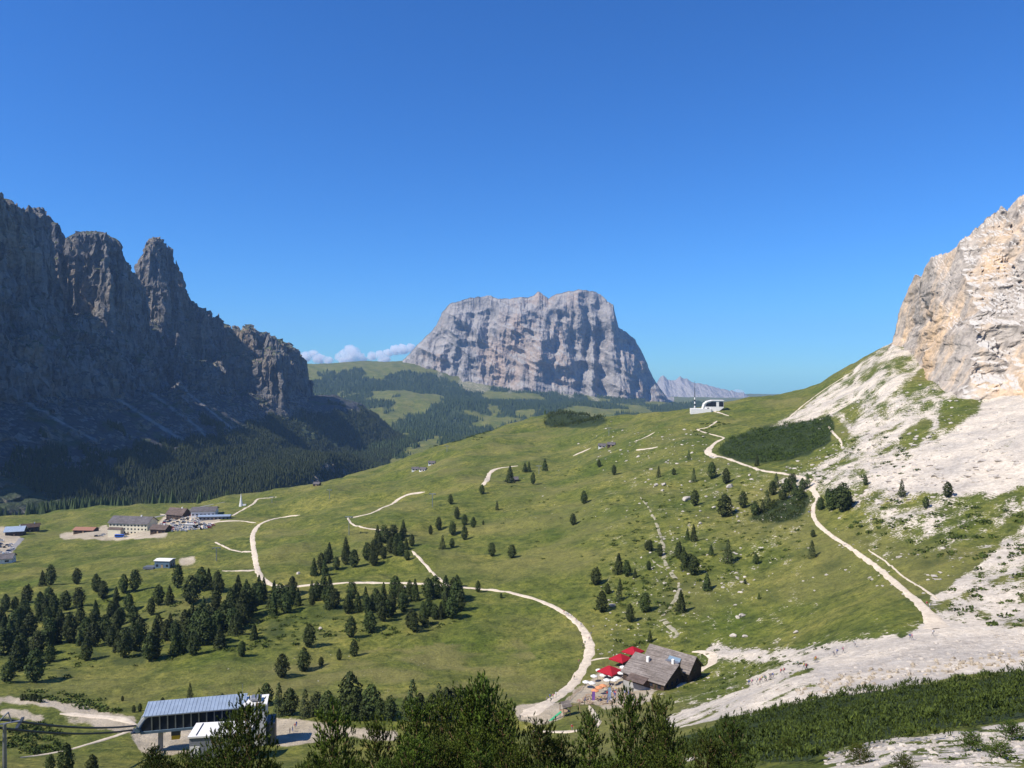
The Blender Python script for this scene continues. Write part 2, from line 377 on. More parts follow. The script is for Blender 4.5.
# ------------------------------------------------------------------ rock
def rock_material(name, base, warm, dark, sc=1., ledge=(.10, .13, .035), ledge_amt=1., bumpd=2., talus=None, streak=.18, ledge_z=.72, strat_amt=.5):
    m, nt, b = newmat(name)
    g = N(nt, 'ShaderNodeNewGeometry'); pos = g.outputs['Position']
    vert = noise(nt, .035 * sc, 6, .62, pos, (1, 1, streak)); blk = noise(nt, .09 * sc, 6, .65, pos, (1, 1, 1.6))
    strat = noise(nt, .05 * sc, 4, .6, pos, (.12, .12, 1.)); big = noise(nt, .008 * sc, 3, .5, pos, (1, 1, .5))
    c = ramp(nt, vert, [(.25, dark), (.45, base), (.75, tuple(min(1, x * 1.35) for x in base))])
    c = mixc(nt, mrange(nt, mth(nt, 'ADD', mth(nt, 'MULTIPLY', big, .7), mth(nt, 'MULTIPLY', vert, .4)), .52, .68), c, warm)
    c = mixc(nt, .8, c, ramp(nt, blk, [(.25, (.5, .5, .52)), (.5, (1, 1, 1)), (.75, (1.35, 1.33, 1.3))]), 'MULTIPLY')
    c = mixc(nt, strat_amt, c, ramp(nt, strat, [(.35, (.75, .75, .75)), (.6, (1.15, 1.15, 1.15))]), 'MULTIPLY')
    sn = N(nt, 'ShaderNodeSeparateXYZ'); nt.links.new(g.outputs['Normal'], sn.inputs[0])
    A = attr(nt, 'cover'); sa = N(nt, 'ShaderNodeSeparateColor'); nt.links.new(A.outputs['Color'], sa.inputs[0])
    tz = mth(nt, 'ADD', sn.outputs[2], mth(nt, 'MULTIPLY', mth(nt, 'SUBTRACT', blk, .5), .35))
    deb = ramp(nt, blk, [(.3, tuple(x * .85 for x in (talus or base))), (.7, tuple(min(1, x * 1.2) for x in (talus or base)))])
    c = mixc(nt, mth(nt, 'MULTIPLY', mrange(nt, tz, ledge_z - .12, ledge_z), 1.), c, deb)
    gr = mth(nt, 'MULTIPLY', mth(nt, 'MULTIPLY', mrange(nt, tz, ledge_z - .05, ledge_z + .05), mrange(nt, mth(nt, 'ADD', blk, mth(nt, 'MULTIPLY', sa.outputs[0], .5)), .55, .75)), ledge_amt)
    c = mixc(nt, gr, c, ledge)
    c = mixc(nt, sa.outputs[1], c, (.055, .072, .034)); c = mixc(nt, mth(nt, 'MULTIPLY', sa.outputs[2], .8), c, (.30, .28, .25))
    nt.links.new(c, b.inputs['Base Color'])
    bump(nt, b, mth(nt, 'ADD', mth(nt, 'MULTIPLY', vert, 1.5), blk), 1., bumpd / sc)
    return m

def skyfit(P, tx, ty, base_z, lo=.6, hi=1.6, sm=7):
    """scale each direction's heights so that the crest runs where it should"""
    X, Y, Z = P[..., 0], P[..., 1], P[..., 2]
    px = X / Y * F + CX; e = (Z) / Y * F
    bins = np.arange(math.floor(min(tx)), math.ceil(max(tx)) + 1)
    k = np.clip(np.round(px).astype(int) - bins[0], 0, len(bins) - 1)
    inside = (px > bins[0] - .5) & (px < bins[-1] + .5)
    top = np.full(len(bins), -1e9); np.maximum.at(top, k[inside], e[inside])
    okb = top > -1e8; top = np.interp(bins, bins[okb], top[okb])
    Yt = np.zeros(len(bins))
    idx = np.lexsort((e[inside], k[inside])); kk = k[inside][idx]; yy = Y[inside][idx]
    Yt[kk] = yy; Yt = np.interp(bins, bins[Yt > 0], Yt[Yt > 0])
    want = HY - np.interp(bins, tx, ty)
    f = (want * Yt / F - base_z) / (top * Yt / F - base_z); f = np.clip(f, lo, hi)
    f = np.convolve(np.pad(f, sm // 2, 'edge'), np.ones(sm) / sm, 'valid')
    Fp = np.interp(px, bins, f)
    P = P.copy(); P[..., 2] = base_z + (Z - base_z) * np.where(Z > base_z, Fp, 1.)
    return P

# ---- the shaded massif on the left
def massif():
    gx = np.arange(-2100, -420, 5.); gy = np.arange(700, 3700, 5.)
    X, Y = np.meshgrid(gx, gy)
    w1 = ridged(X / 130, Y / 130, octv=3) * 26 + fbm(X / 420, Y / 420) * 30
    w2 = ridged(X / 38 + 4, Y / 38, octv=3) * 17
    WX, WY = X + w1 + w2, Y + fbm(X / 110 + 40, Y / 110) * 30 + ridged(X / 45 + 9, Y / 45 + 7, octv=2) * 9
    wall = np.interp(Y, [700, 1300, 1900, 2300, 2800, 3050, 3300, 3700], [-1260, -1180, -1130, -1090, -1060, -960, -860, -860])
    # apron of debris under the walls
    d = WX * .25 + X * .75 - wall                      # distance right of the wall foot
    apron = -70 - (170 + 110 * sstep(2100, 3000, Y)) * sstep(0, 1, np.clip(d / 480, 0, 1)) + 14 * fbm(X / 60, Y / 200, octv=3)
    Z = np.where(d > 0, apron, -70)
    def box(x0, x1, y0, y1, top, soft, dome=0., base=-80, rot=0., back=.25):
        cx, cy = (x0 + x1) / 2, (y0 + y1) / 2; hx, hy = (x1 - x0) / 2, (y1 - y0) / 2
        c, s = math.cos(rot), math.sin(rot)
        u = (WX - cx) * c + (WY - cy) * s; v = -(WX - cx) * s + (WY - cy) * c
        dd = np.minimum(hx - np.abs(u), hy - np.abs(v))
        q = np.clip(dd / soft, 0, 1)
        t = np.where(top > -1e9, top, 0)
        z = base + (t - base) * (1 - (1 - q) ** 2.2)
        if dome: z = z + dome * (np.clip(dd / hx, 0, 1) - 1) * q
        return np.where(dd > 0, z, -1e9)
    jag = ridged(X / 60, Y / 60, octv=3) * 22
    parts = [
        box(-2000, -1240, 600, 1100, 240 + jag, 120, 60),
        box(-2000, -1215, 1040, 1700, 470 + jag, 130, 60),
        box(-2000, -1225, 1650, 2130, 455 + jag, 90, 60),
        box(-1600, -1245, 2000, 2260, 392 + jag * .5, 70, 40),
        box(-2000, -1150, 1500, 3100, 175 + jag, 110, 30),       # plinth terrace
        box(-1460, -1178, 2330, 2600, 440 + jag * .3, 55, 26),    # first tower
        box(-1360, -1205, 2730, 2900, 470, 46, 60),               # second tower
        box(-1300, -1100, 2900, 3120, 235 + jag * 1.6, 60, 60),
        box(-1350, -850, 3080, 3420, 96 + 14 * fbm(X / 70, Y / 70), 40, 20),   # end block
        box(-1190, -850, 2890, 3130, 50 + 5 * fbm(X / 60, Y / 60) - .10 * (X + 1000), 26, 6),   # its sunny shelf
        box(-1350, -985, 3070, 3300, 165 + jag, 50, 30),
        box(-1200, -1000, 2660, 2830, 45, 40, 12),                # low block with a grassy cap
        box(-1250, -1085, 1500, 2500, 60 + jag, 80, 40),
    ]
    for p_ in parts: Z = np.maximum(Z, p_)
    # tail ridge falling right from the end block
    tail = -172 - .46 * np.maximum(0, X + 880) - np.abs(Y - 3150) * .30 + 10 * fbm(X / 60, Y / 60)
    Z = np.maximum(Z, np.where(X > -1000, tail, -1e9))
    Z += 5 * fbm(X / 22, Y / 22, octv=3)
    # meet the valley floor
    zt = zat(X, Y)
    Z = np.where(d > 0, np.maximum(Z, np.minimum(Z, zt - 6)), Z)
    rough_ = fbm(X / 55, Y / 55, octv=4) * 20
    per = 38.; zz = Z + rough_ + 12 * fbm(X / 200, Y / 200, octv=2); fz = zz / per; fl = np.floor(fz); tt = fz - fl
    gx_, gy_ = np.gradient(Z, axis=1) / 5, np.gradient(Z, axis=0) / 5; stp = sstep(.9, 2.2, np.hypot(gx_, gy_))
    ter = (fl + sstep(.0, .55, tt) ) * per - rough_ * 1.0 - 12 * fbm(X / 200, Y / 200, octv=2)
    Z = Z + (ter - Z) * .75 * np.maximum(stp, .0) * (Z > -120)
    Z = Z + 13 * (ridged(X / 26 + 5, Y / 26, octv=4) - .4) * sstep(-120, -60, Z)
    Z = Z + 9 * (ridged(X / 50, Y / 160, octv=4) - .4) * (Z <= -60)
    edge = sstep(-420, -520, X) * sstep(700, 800, Y) * sstep(3700, 3600, Y)
    Z = -330 + (Z + 330) * edge
    P = np.stack([X, Y, Z], -1)
    tx = [0,8,16,24,30,40,50,58,60,64,66,75,85,95,105,112,117,125,130,136,138,143,148,153,158,164,170,174,178,182,186,190,197,205,212,218,224,230,236,240,246,254,262,270,280,290,296,300,304,306]
    ty = [196,200,207,209,208,208,218,232,242,262,238,233,231,231,233,238,246,262,272,275,262,250,240,237,238,243,252,264,272,290,306,300,306,310,318,314,322,330,326,332,325,330,333,336,340,346,352,356,362,410]
    P = skyfit(P, tx, ty, -150, .5, 1.8, 3)
    # crag relief in three dimensions
    X, Y, Z = P[..., 0], P[..., 1], P[..., 2]
    gz = np.gradient(Z, axis=1) / 5; steep = sstep(.5, 1.6, np.hypot(gz, np.gradient(Z, axis=0) / 5))
    dsp = (ridged(X / 34, Y / 34, Z / 60, octv=4) * 17 + fbm(X / 90, Y / 90, Z / 38, octv=3) * 16) * steep
    P[..., 0] += dsp * .8; P[..., 1] -= dsp * .6
    cr = np.abs(fbm(X / 16, Y / 16, Z / 26, octv=3)); P[..., 0] -= 7 * np.exp(-(cr / .06) ** 2) * steep; P[..., 1] += 7 * np.exp(-(cr / .06) ** 2) * steep
    Z2 = P[..., 2]
    wood = sstep(-.1, .1, fbm(X / 90, Y / 90, octv=3) + .9 * sstep(-175, -215, Z2) - .3) * (1 - steep)
    wood = wood * (X > -1050)
    wood = np.maximum(wood, sstep(-150, -185, Z2) * (X > -930) * sstep(2200, 2500, Y))
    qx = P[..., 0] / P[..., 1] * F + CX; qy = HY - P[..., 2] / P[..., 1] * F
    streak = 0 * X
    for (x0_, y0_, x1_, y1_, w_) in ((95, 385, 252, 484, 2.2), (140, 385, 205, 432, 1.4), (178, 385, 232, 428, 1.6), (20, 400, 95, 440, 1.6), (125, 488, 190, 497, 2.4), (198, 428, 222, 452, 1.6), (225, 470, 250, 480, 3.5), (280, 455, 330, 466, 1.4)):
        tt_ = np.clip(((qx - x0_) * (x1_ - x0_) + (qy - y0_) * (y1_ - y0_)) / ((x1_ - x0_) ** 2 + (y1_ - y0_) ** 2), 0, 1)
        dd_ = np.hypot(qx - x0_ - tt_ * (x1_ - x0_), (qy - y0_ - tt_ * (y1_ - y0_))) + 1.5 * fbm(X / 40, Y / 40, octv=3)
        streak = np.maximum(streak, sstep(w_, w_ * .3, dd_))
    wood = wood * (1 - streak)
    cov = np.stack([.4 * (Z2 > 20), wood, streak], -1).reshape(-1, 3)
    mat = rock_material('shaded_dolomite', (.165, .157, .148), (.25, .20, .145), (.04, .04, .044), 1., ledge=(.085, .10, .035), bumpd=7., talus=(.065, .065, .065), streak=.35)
    nr, nc = X.shape
    # walls get extra vertices so that ledges, cracks and blocks can be cut into them
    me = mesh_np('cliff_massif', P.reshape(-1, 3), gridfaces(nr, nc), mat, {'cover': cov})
    bm = bmesh.new(); bm.from_mesh(me)
    def seen(v): return v.co.x > -1420 and v.co.y > 1350 and v.co.z > -140
    for lim in (30., 16.):
        long_ = [e for e in bm.edges if seen(e.verts[0]) and (e.verts[0].co - e.verts[1].co).length_squared > lim * lim]
        bmesh.ops.subdivide_edges(bm, edges=long_, cuts=3 if lim > 20 else 1, use_grid_fill=True)
    bm.to_mesh(me); bm.free()
    n_ = len(me.vertices); co = np.empty(n_ * 3, np.float32); nn = np.empty(n_ * 3, np.float32)
    me.vertices.foreach_get('co', co); me.vertices.foreach_get('normal', nn); co = co.reshape(-1, 3).astype(float); nn = nn.reshape(-1, 3)
    x, y, z = co.T; st = sstep(.85, .6, nn[:, 2]) * sstep(-150, -60, z)
    wx_ = 14 * fbm(x / 40, y / 40, z / 40, octv=2)
    d = 22 * (ridged(x / 120 + 3, y / 120, z / 330, octv=2) - .4) + 9 * (ridged(x / 46, y / 46, z / 150, octv=3) - .35) + 4 * np.tanh(4 * fbm((x + wx_) / 70, (y + wx_) / 70, (z + wx_) / 20, octv=3)) + 2.2 * np.tanh(5 * fbm(x / 20, y / 20, z / 14, octv=2)) - 7 * np.exp(-(fbm(x / 34, y / 34, z / 160, octv=2) / .05) ** 2)
    co += nn * (d * st)[:, None]
    me.vertices.foreach_set('co', co.astype(np.float32).ravel()); me.polygons.foreach_set('use_smooth', np.zeros(len(me.polygons), bool)); me.update()
    print('massif verts', n_)
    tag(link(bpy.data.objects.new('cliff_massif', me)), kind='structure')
    return P
PM = massif()
def zmassif(x, y):
    ix = np.clip(((np.asarray(x) + 2100) / 5).astype(int), 0, PM.shape[1] - 1); iy = np.clip(((np.asarray(y) - 700) / 5).astype(int), 0, PM.shape[0] - 1)
    inside = (np.asarray(x) < -430) & (np.asarray(y) > 710) & (np.asarray(y) < 3690)
    return np.where(inside, PM[iy, ix, 2], -1e9)

# ---- relief sheets: crest and foot given, face between them, then a back slope
def relief(name, cols, crestpy, crestY, footpy, footY, nface, amp, fr, mat, midf=None, backd=.5, backz=-300, noisez=.35, seed=0., kind='structure', extra=None, step=.5, jag=0., drop=0.):
    px = np.arange(cols[0], cols[-1] + step, step)
    cp = np.interp(px, cols, crestpy) + jag * (ridged(px / 9 + seed, px * 0 + seed, octv=4) - .5); cy = np.interp(px, cols, crestY); fp = np.interp(px, cols, footpy); fy = np.interp(px, cols, footY)
    zc = (HY - cp) / F * cy; zf = (HY - fp) / F * fy - drop
    t = np.linspace(0, 1, nface)[:, None]
    prof = t if midf is None else midf(t, px[None, :])       # share of the depth gained at height share t
    Yv = fy[None, :] + (cy - fy)[None, :] * prof
    Zv = zf[None, :] + (zc - zf)[None, :] * t
    PX = np.repeat(px[None, :], nface, 0)
    Xv = (PX - CX) / F * Yv
    env = np.sin(np.pi * np.clip(t, 0, 1)) ** .5 * .85 + .15
    env = env * (t < 1) + (t >= 1) * .35
    d = (ridged(Xv / fr + seed, Zv / fr * noisez + seed * 2, octv=5, gain=.52)) * amp * env
    d = d + fbm(Xv / (fr * 2.5) + seed, Zv / (fr * 2.5), octv=2) * amp * 1.1 * env
    if extra is not None: d = d + extra(Xv, Yv, Zv, PX, t) * env
    Yv = Yv - d; 
    nb = 14
    tb = np.linspace(1.0 / nb, 1, nb)[:, None]
    depth = backd * (cy[None, :])
    Yb = Yv[-1][None, :] + depth * tb; Zb = Zv[-1][None, :] + (backz - Zv[-1][None, :]) * tb ** .8
    Xb = (PX[:nb] - CX) / F * Yb
    P = np.concatenate([np.stack([Xv, Yv, Zv], -1), np.stack([Xb, Yb, Zb], -1)], 0)
    nr, nc = P.shape[:2]
    cov = np.zeros((nr * nc, 3))
    return obj_np(name, P.reshape(-1, 3), gridfaces(nr, nc)[:, ::-1], mat, {'cover': cov}, kind=kind), P
# ---- the great flat-topped mountain in the middle
ccols = [392,398,405,415,425,436,442,450,460,470,480,490,500,510,520,527,533,537,542,548,555,565,575,583,590,600,608,612,615,618,625,635,642,647,652,660,668,674]
ccr   = [371,367,359,348,338,327,313,304,301,298,297,296,299,299,297,298,296,292,294,299,295,292,291,290,291,294,303,306,318,328,331,340,352,364,377,390,401,408]
cft   = [373,374,374,375,377,381,386,390,391,392,393,393,391,388,386,386,387,388,389,390,391,393,395,397,399,401,402,403,403,404,404,405,405,406,407,408,409,410]
cfY   = np.interp(ccols, [392, 440, 520, 610, 674], [6900, 6350, 6250, 6300, 6750])
ccY   = np.interp(ccols, [392, 440, 520, 610, 650, 674], [7000, 6950, 6900, 6850, 6900, 6900])
def prof(t, px):
    a = np.interp(t, [0, .18, .30, .55, .72, .86, 1], [0, .34, .44, .66, .78, .84, 1.])
    return a
def ext(X, Y, Z, PX, t):
    # deep buttress on the right half, scoops in the middle
    g = -90 * np.exp(-((PX - 600) / 7) ** 2) * sstep(.1, .3, t) + 120 * np.exp(-((PX - 622) / 12) ** 2) * sstep(.95, .3, t)
    g = g - 70 * np.exp(-((PX - 583 - 8 * t) / 6) ** 2) * sstep(.2, .4, t) + 60 * np.exp(-((PX - 592) / 5) ** 2)
    g = g * 1.5 + 150 * np.abs(fbm(X / 300 + 7, Z / 900, octv=3)) - 60 + 130 * ridged(X / 420 + 2, Z / 260 + X / 600, octv=3) * sstep(0, .15, t)
    return g
M_MID = rock_material('pale_dolomite', (.265, .245, .225), (.36, .28, .22), (.085, .083, .083), .30, ledge=(.13, .16, .06), ledge_amt=.25, bumpd=6., talus=(.34, .315, .285), streak=.22, ledge_z=.80, strat_amt=.2)
mid_o, PMID = relief('table_mountain', ccols, ccr, ccY, cft, cfY, 210, 95, 230, M_MID, prof, .12, -250, .30, 3.3, extra=ext, step=.4, jag=2.2, drop=120)

# ---- bluish range far away on the right of it
dcols = [646,652,657,660,663,666,670,675,679,684,690,697,705,712,720,728,735,742,750,760]
dcr   = [398,390,380,376,375,378,380,379,376,378,381,383,384,386,388,390,391,393,396,402]
drange, _ = relief('distant_range', dcols, dcr, [12600]*20, [412]*20, [11200]*20, 50, 330, 500, rock_material('far_rock', (.34, .32, .31), (.36, .33, .30), (.20, .2, .2), .2, ledge_amt=.8, bumpd=8.), None, .1, -600, .5, 8.1, step=.3, jag=3.)
# low wooded foothills before the mountain
fh = [430,450,470,490,505,520,540,560,575,590,605,620,640,660,680,695,710]
fhc= [418,410,404,400,398,397,398,396,394,393,396,402,407,405,399,402,412]

# ---- the sunlit crag on the right
rcols = [884,888,892,896,901,906,911,917,919,925,932,940,948,955,959,966,975,985,995,1000,1006,1012,1016,1024,1060,1100,1180,1300]
rcr   = [352,344,334,316,302,288,276,277,276,264,256,254,251,246,240,236,228,218,212,208,210,203,197,194,165,140,100,60]
rft   = [356,352,350,349,352,356,362,370,372,380,388,398,402,402,402,402,401,400,400,400,399,398,398,396,390,380,360,340]
rfY   = np.array([ground(a, b, 150, 1400).y for a, b in zip(rcols, rft)]); rfY = np.minimum(rfY, 900); rfY = np.convolve(np.pad(rfY, 2, 'edge'), np.ones(5) / 5, 'valid') - 3
rcY   = rfY + np.interp(rcols, [884, 900, 940, 1024, 1300], [30, 90, 170, 190, 210])
def rprof(t, px):
    return np.interp(t, [0, .12, .2, .45, .55, .8, 1], [0, .08, .2, .42, .58, .82, 1.])
def rext(X, Y, Z, PX, t):
    b = 13 * ridged(X / 30 + 4, (Z + X * .4) / 26, Y / 60, octv=4) + 4.2 * ridged(X / 9, Z / 7, Y / 12, octv=3)
    st_ = 5 * np.clip(3 * fbm(X / 45, Z / 60, octv=2), -1, 1)
    gully = 4 * np.sign(fbm(X / 18, Z / 9, octv=2)) * np.abs(fbm(X / 18, Z / 9, octv=2)) ** .5 + 5 * np.abs(fbm(X / 35 + Z / 60, Z / 80, octv=3))  
    return b + st_ + gully
M_CRAG = rock_material('sunlit_dolomite', (.37, .32, .265), (.60, .42, .25), (.12, .10, .08), 2.2, ledge=(.10, .13, .03), ledge_amt=.35, bumpd=2.5, talus=(.52, .48, .42), streak=.45, ledge_z=.80)
crag_o, PCR = relief('crag', rcols, rcr, rcY, rft, rfY, 300, 12, 50, M_CRAG, rprof, .3, -50, .6, 6.2, extra=rext, step=.4, jag=5., drop=16)

# ------------------------------------------------------------------ world, sun, camera, haze
SUN_AZ, SUN_EL = 116., 48.     # degrees left of the view axis (+Y), height
w = bpy.data.worlds.new('World'); scene.world = w; w.use_nodes = True
nt = w.node_tree; bg = nt.nodes['Background']
sky = nt.nodes.new('ShaderNodeTexSky'); sky.sky_type = 'NISHITA'; sky.sun_disc = False
sky.sun_elevation = R(SUN_EL); sky.sun_rotation = R(-SUN_AZ); sky.altitude = 2200; sky.air_density = 1.25; sky.dust_density = 0.; sky.ozone_density = 3.2
hs = nt.nodes.new('ShaderNodeHueSaturation'); hs.inputs['Saturation'].default_value = 1.1
nt.links.new(sky.outputs[0], hs.inputs['Color']); mx = nt.nodes.new('ShaderNodeMix'); mx.data_type = 'RGBA'; mx.blend_type = 'MULTIPLY'; mx.inputs[0].default_value = 1
mx.inputs[7].default_value = (.34, .80, 1.36, 1); nt.links.new(hs.outputs[0], mx.inputs[6]); nt.links.new(mx.outputs[2], bg.inputs['Color'])
bg.inputs['Strength'].default_value = .088
sl = bpy.data.lights.new('sun', 'SUN'); sl.energy = 5.0; sl.angle = R(.53); sl.color = (1, .935, .84)
so = link(bpy.data.objects.new('sun', sl))
sd = Vector((-math.sin(R(SUN_AZ)) * math.cos(R(SUN_EL)), math.cos(R(SUN_AZ)) * math.cos(R(SUN_EL)), math.sin(R(SUN_EL))))
so.rotation_euler = sd.to_track_quat('Z', 'Y').to_euler(); so.location = (0, 0, 500)
cd = bpy.data.cameras.new('camera'); cam = link(bpy.data.objects.new('camera', cd)); scene.camera = cam
cd.sensor_width = 36; cd.lens = F / 1024 * 36; cd.clip_start = .5; cd.clip_end = 60000
cam.rotation_euler = (R(90), 0, 0); cd.shift_y = (HY - 384) / 1024
scene.view_settings.view_transform = 'Standard'; scene.view_settings.look = 'None'; scene.view_settings.exposure = 0.38; scene.view_settings.gamma = 1
scene.cycles.max_bounces = 6; scene.cycles.diffuse_bounces = 3; scene.cycles.transparent_max_bounces = 8; scene.cycles.volume_bounces = 10
scene.cycles.use_denoising = True

HAZE = 3.6e-5
if HAZE:
    bm = bmesh.new(); bmesh.ops.create_cube(bm, size=1)
    me = bpy.data.meshes.new('haze'); bm.to_mesh(me); bm.free(); ho = link(bpy.data.objects.new('haze', me))
    ho.scale = (27000, 15700 + 700, 2200); ho.location = (0, (15700 - 700) / 2, -1150 + 1010)
    tag(ho, kind='stuff')
    m = bpy.data.materials.new('haze'); m.use_nodes = True; mt = m.node_tree; mt.nodes.clear()
    out = mt.nodes.new('ShaderNodeOutputMaterial'); pv = mt.nodes.new('ShaderNodeVolumePrincipled')
    pv.inputs['Color'].default_value = (.36, .60, 1., 1); pv.inputs['Density'].default_value = HAZE; pv.inputs['Anisotropy'].default_value = .1
    mt.links.new(pv.outputs[0], out.inputs['Volume']); me.materials.append(m)

# clouds low on the horizon beyond the pass
def cloud(name, pts, Y, label):
    Vs, Fs, n0 = [], [], 0
    bm = bmesh.new()
    for (px, py, r) in pts:
        c = Vector(((px - CX) / F * Y, Y, (HY - py) / F * Y)); rr = r / F * Y
        mat = Matrix.Translation(c) @ Matrix.Diagonal((1.2, 1.2, .95, 1))
        bmesh.ops.create_icosphere(bm, subdivisions=4, radius=rr, matrix=mat)
    co = np.array([v.co for v in bm.verts])
    n = np.array([v.normal for v in bm.verts])
    bm.normal_update(); n = np.array([v.normal[:] for v in bm.verts])
    s = 3.2 / F * Y
    d = (ridged(co[:, 0] / s / 2, co[:, 1] / s / 2, co[:, 2] / s / 2, octv=4) - .35) * s * .9
    co = co + n * d[:, None]
    for v, c in zip(bm.verts, co): v.co = c
    me = bpy.data.meshes.new(name); bm.to_mesh(me); bm.free(); me.polygons.foreach_set('use_smooth', [True] * len(me.polygons))
    o = link(bpy.data.objects.new(name, me)); tag(o, label, 'cloud', 'small clouds on the horizon')
    if 'cloud' not in MATS:
        m = bpy.data.materials.new('cloud'); m.use_nodes = True; n2 = m.node_tree; n2.nodes.clear()
        o2 = n2.nodes.new('ShaderNodeOutputMaterial'); v2 = n2.nodes.new('ShaderNodeVolumePrincipled')
        v2.inputs['Color'].default_value = (1, 1, 1, 1); v2.inputs['Density'].default_value = .012; v2.inputs['Anisotropy'].default_value = .0
        n2.links.new(v2.outputs[0], o2.inputs['Volume'])
        MATS['cloud'] = m
    me.materials.append(MATS['cloud'])
cloud('cloud', [(340,357,4),(345,353,4.5),(350,350,5),(355,352,4.5),(352,357,6),(362,358,4),(346,360,6),(358,356,4),(343,360,4)], 17500, 'tallest white puffy cloud on the horizon between the shaded cliffs and the table mountain')
cloud('cloud', [(298,356,4),(306,357,5),(313,354,4),(319,359,5),(328,361,4)], 18200, 'low white cloud touching the end of the shaded cliffs')
cloud('cloud', [(372,356,4),(380,355,4),(388,353,4),(396,350,5),(403,349,5),(410,348,4),(384,359,5)], 18800, 'long white cloud against the left shoulder of the table mountain')
cloud('cloud', [(733,392,1.3),(737,391.5,1.5),(741,392,1.5),(745,393,1.2),(739,392.5,1.5)], 17500, 'tiny white cloud above the bluish range beside the summit station')
# ================================================================== paths
def resample(pts, step):
    out = []
    for a, b in zip(pts[:-1], pts[1:]):
        n = max(1, int((b - a).length / step))
        for k in range(n): out.append(a.lerp(b, k / n))
    out.append(pts[-1]); return out
def catmull(P, n=8):
    P = [P[0]] + list(P) + [P[-1]]; out = []
    for i in range(1, len(P) - 2):
        for k in range(n):
            t = k / n; a, b, c, d = P[i - 1], P[i], P[i + 1], P[i + 2]
            out.append(tuple(.5 * (2 * b[j] + (c[j] - a[j]) * t + (2 * a[j] - 5 * b[j] + 4 * c[j] - d[j]) * t * t + (3 * b[j] - a[j] - 3 * c[j] + d[j]) * t ** 3) for j in range(len(b))))
    out.append(tuple(P[-2])); return out
def gravel_mat(name, a, c):
    m, nt, b = newmat(name)
    f = noise(nt, .6, 5, .7); g = noise(nt, 5., 3, .7)
    col = mixc(nt, 1., ramp(nt, f, [(.3, a), (.7, c)]), ramp(nt, g, [(.3, (.85, .85, .85)), (.7, (1.12, 1.12, 1.12))]), 'MULTIPLY')
    nt.links.new(col, b.inputs['Base Color']); bump(nt, b, g, .5, .1); return m
M_PATH = gravel_mat('pale_gravel', (.47, .39, .29), (.70, .60, .46))
M_ROAD = gravel_mat('grey_asphalt', (.20, .19, .185), (.28, .27, .26))
M_STONY = gravel_mat('stony_gravel', (.17, .16, .08), (.44, .39, .29))
def path(pts, mat=M_PATH, name='path', lift=.2, rough=.17, gaps=0., ymin=100):
    """pts: (px, py, width m)"""
    P = []
    for px, py, w_ in catmull(pts):
        g = ground(px, py, ymin); P.append((g.x, g.y, w_))
    V = [Vector(p) for p in P]
    d = [V[0]]
    for v in V[1:]:
        if (v.xy - d[-1].xy).length > .6: d.append(v)
    V = resample(d, 1.6)
    X = np.array([v.x for v in V]); Y = np.array([v.y for v in V]); W = np.array([v.z for v in V])
    for _ in range(3):
        X[1:-1] = (X[:-2] + 2 * X[1:-1] + X[2:]) / 4; Y[1:-1] = (Y[:-2] + 2 * Y[1:-1] + Y[2:]) / 4
    tx, ty = np.gradient(X), np.gradient(Y); l = np.hypot(tx, ty) + 1e-6; nx, ny = -ty / l, tx / l
    s = np.cumsum(l)
    W = W * np.minimum(1, .25 + np.minimum(s - s[0], s[-1] - s) / 6)
    wl = W / 2 * (1 + rough * 2.2 * fbm(s / 6, s * 0 + V[0].x, octv=3)); wr = W / 2 * (1 + rough * 2.2 * fbm(s / 6 + 70, s * 0 + V[0].x, octv=3))
    K = 6; rows = []
    for k in range(K + 1):
        f = k / K; off = -wl + (wl + wr) * f
        x, y = X + nx * off, Y + ny * off
        edge = 0. if k in (0, K) else 1.
        rows.append(np.stack([x, y, zat(x, y) + lift * (edge * 1.0 + (1 - edge) * -.6)], -1))
    A = np.stack(rows, 1); nr = len(X)
    Fq = gridfaces(nr, K + 1)
    if gaps:
        keep = np.repeat(fbm(s[:-1] / 5, s[:-1] * 0 + 3, octv=2) > gaps - .6, K); Fq = Fq[keep]
    return obj_np(name, A.reshape(-1, 3), Fq, mat, kind='structure')
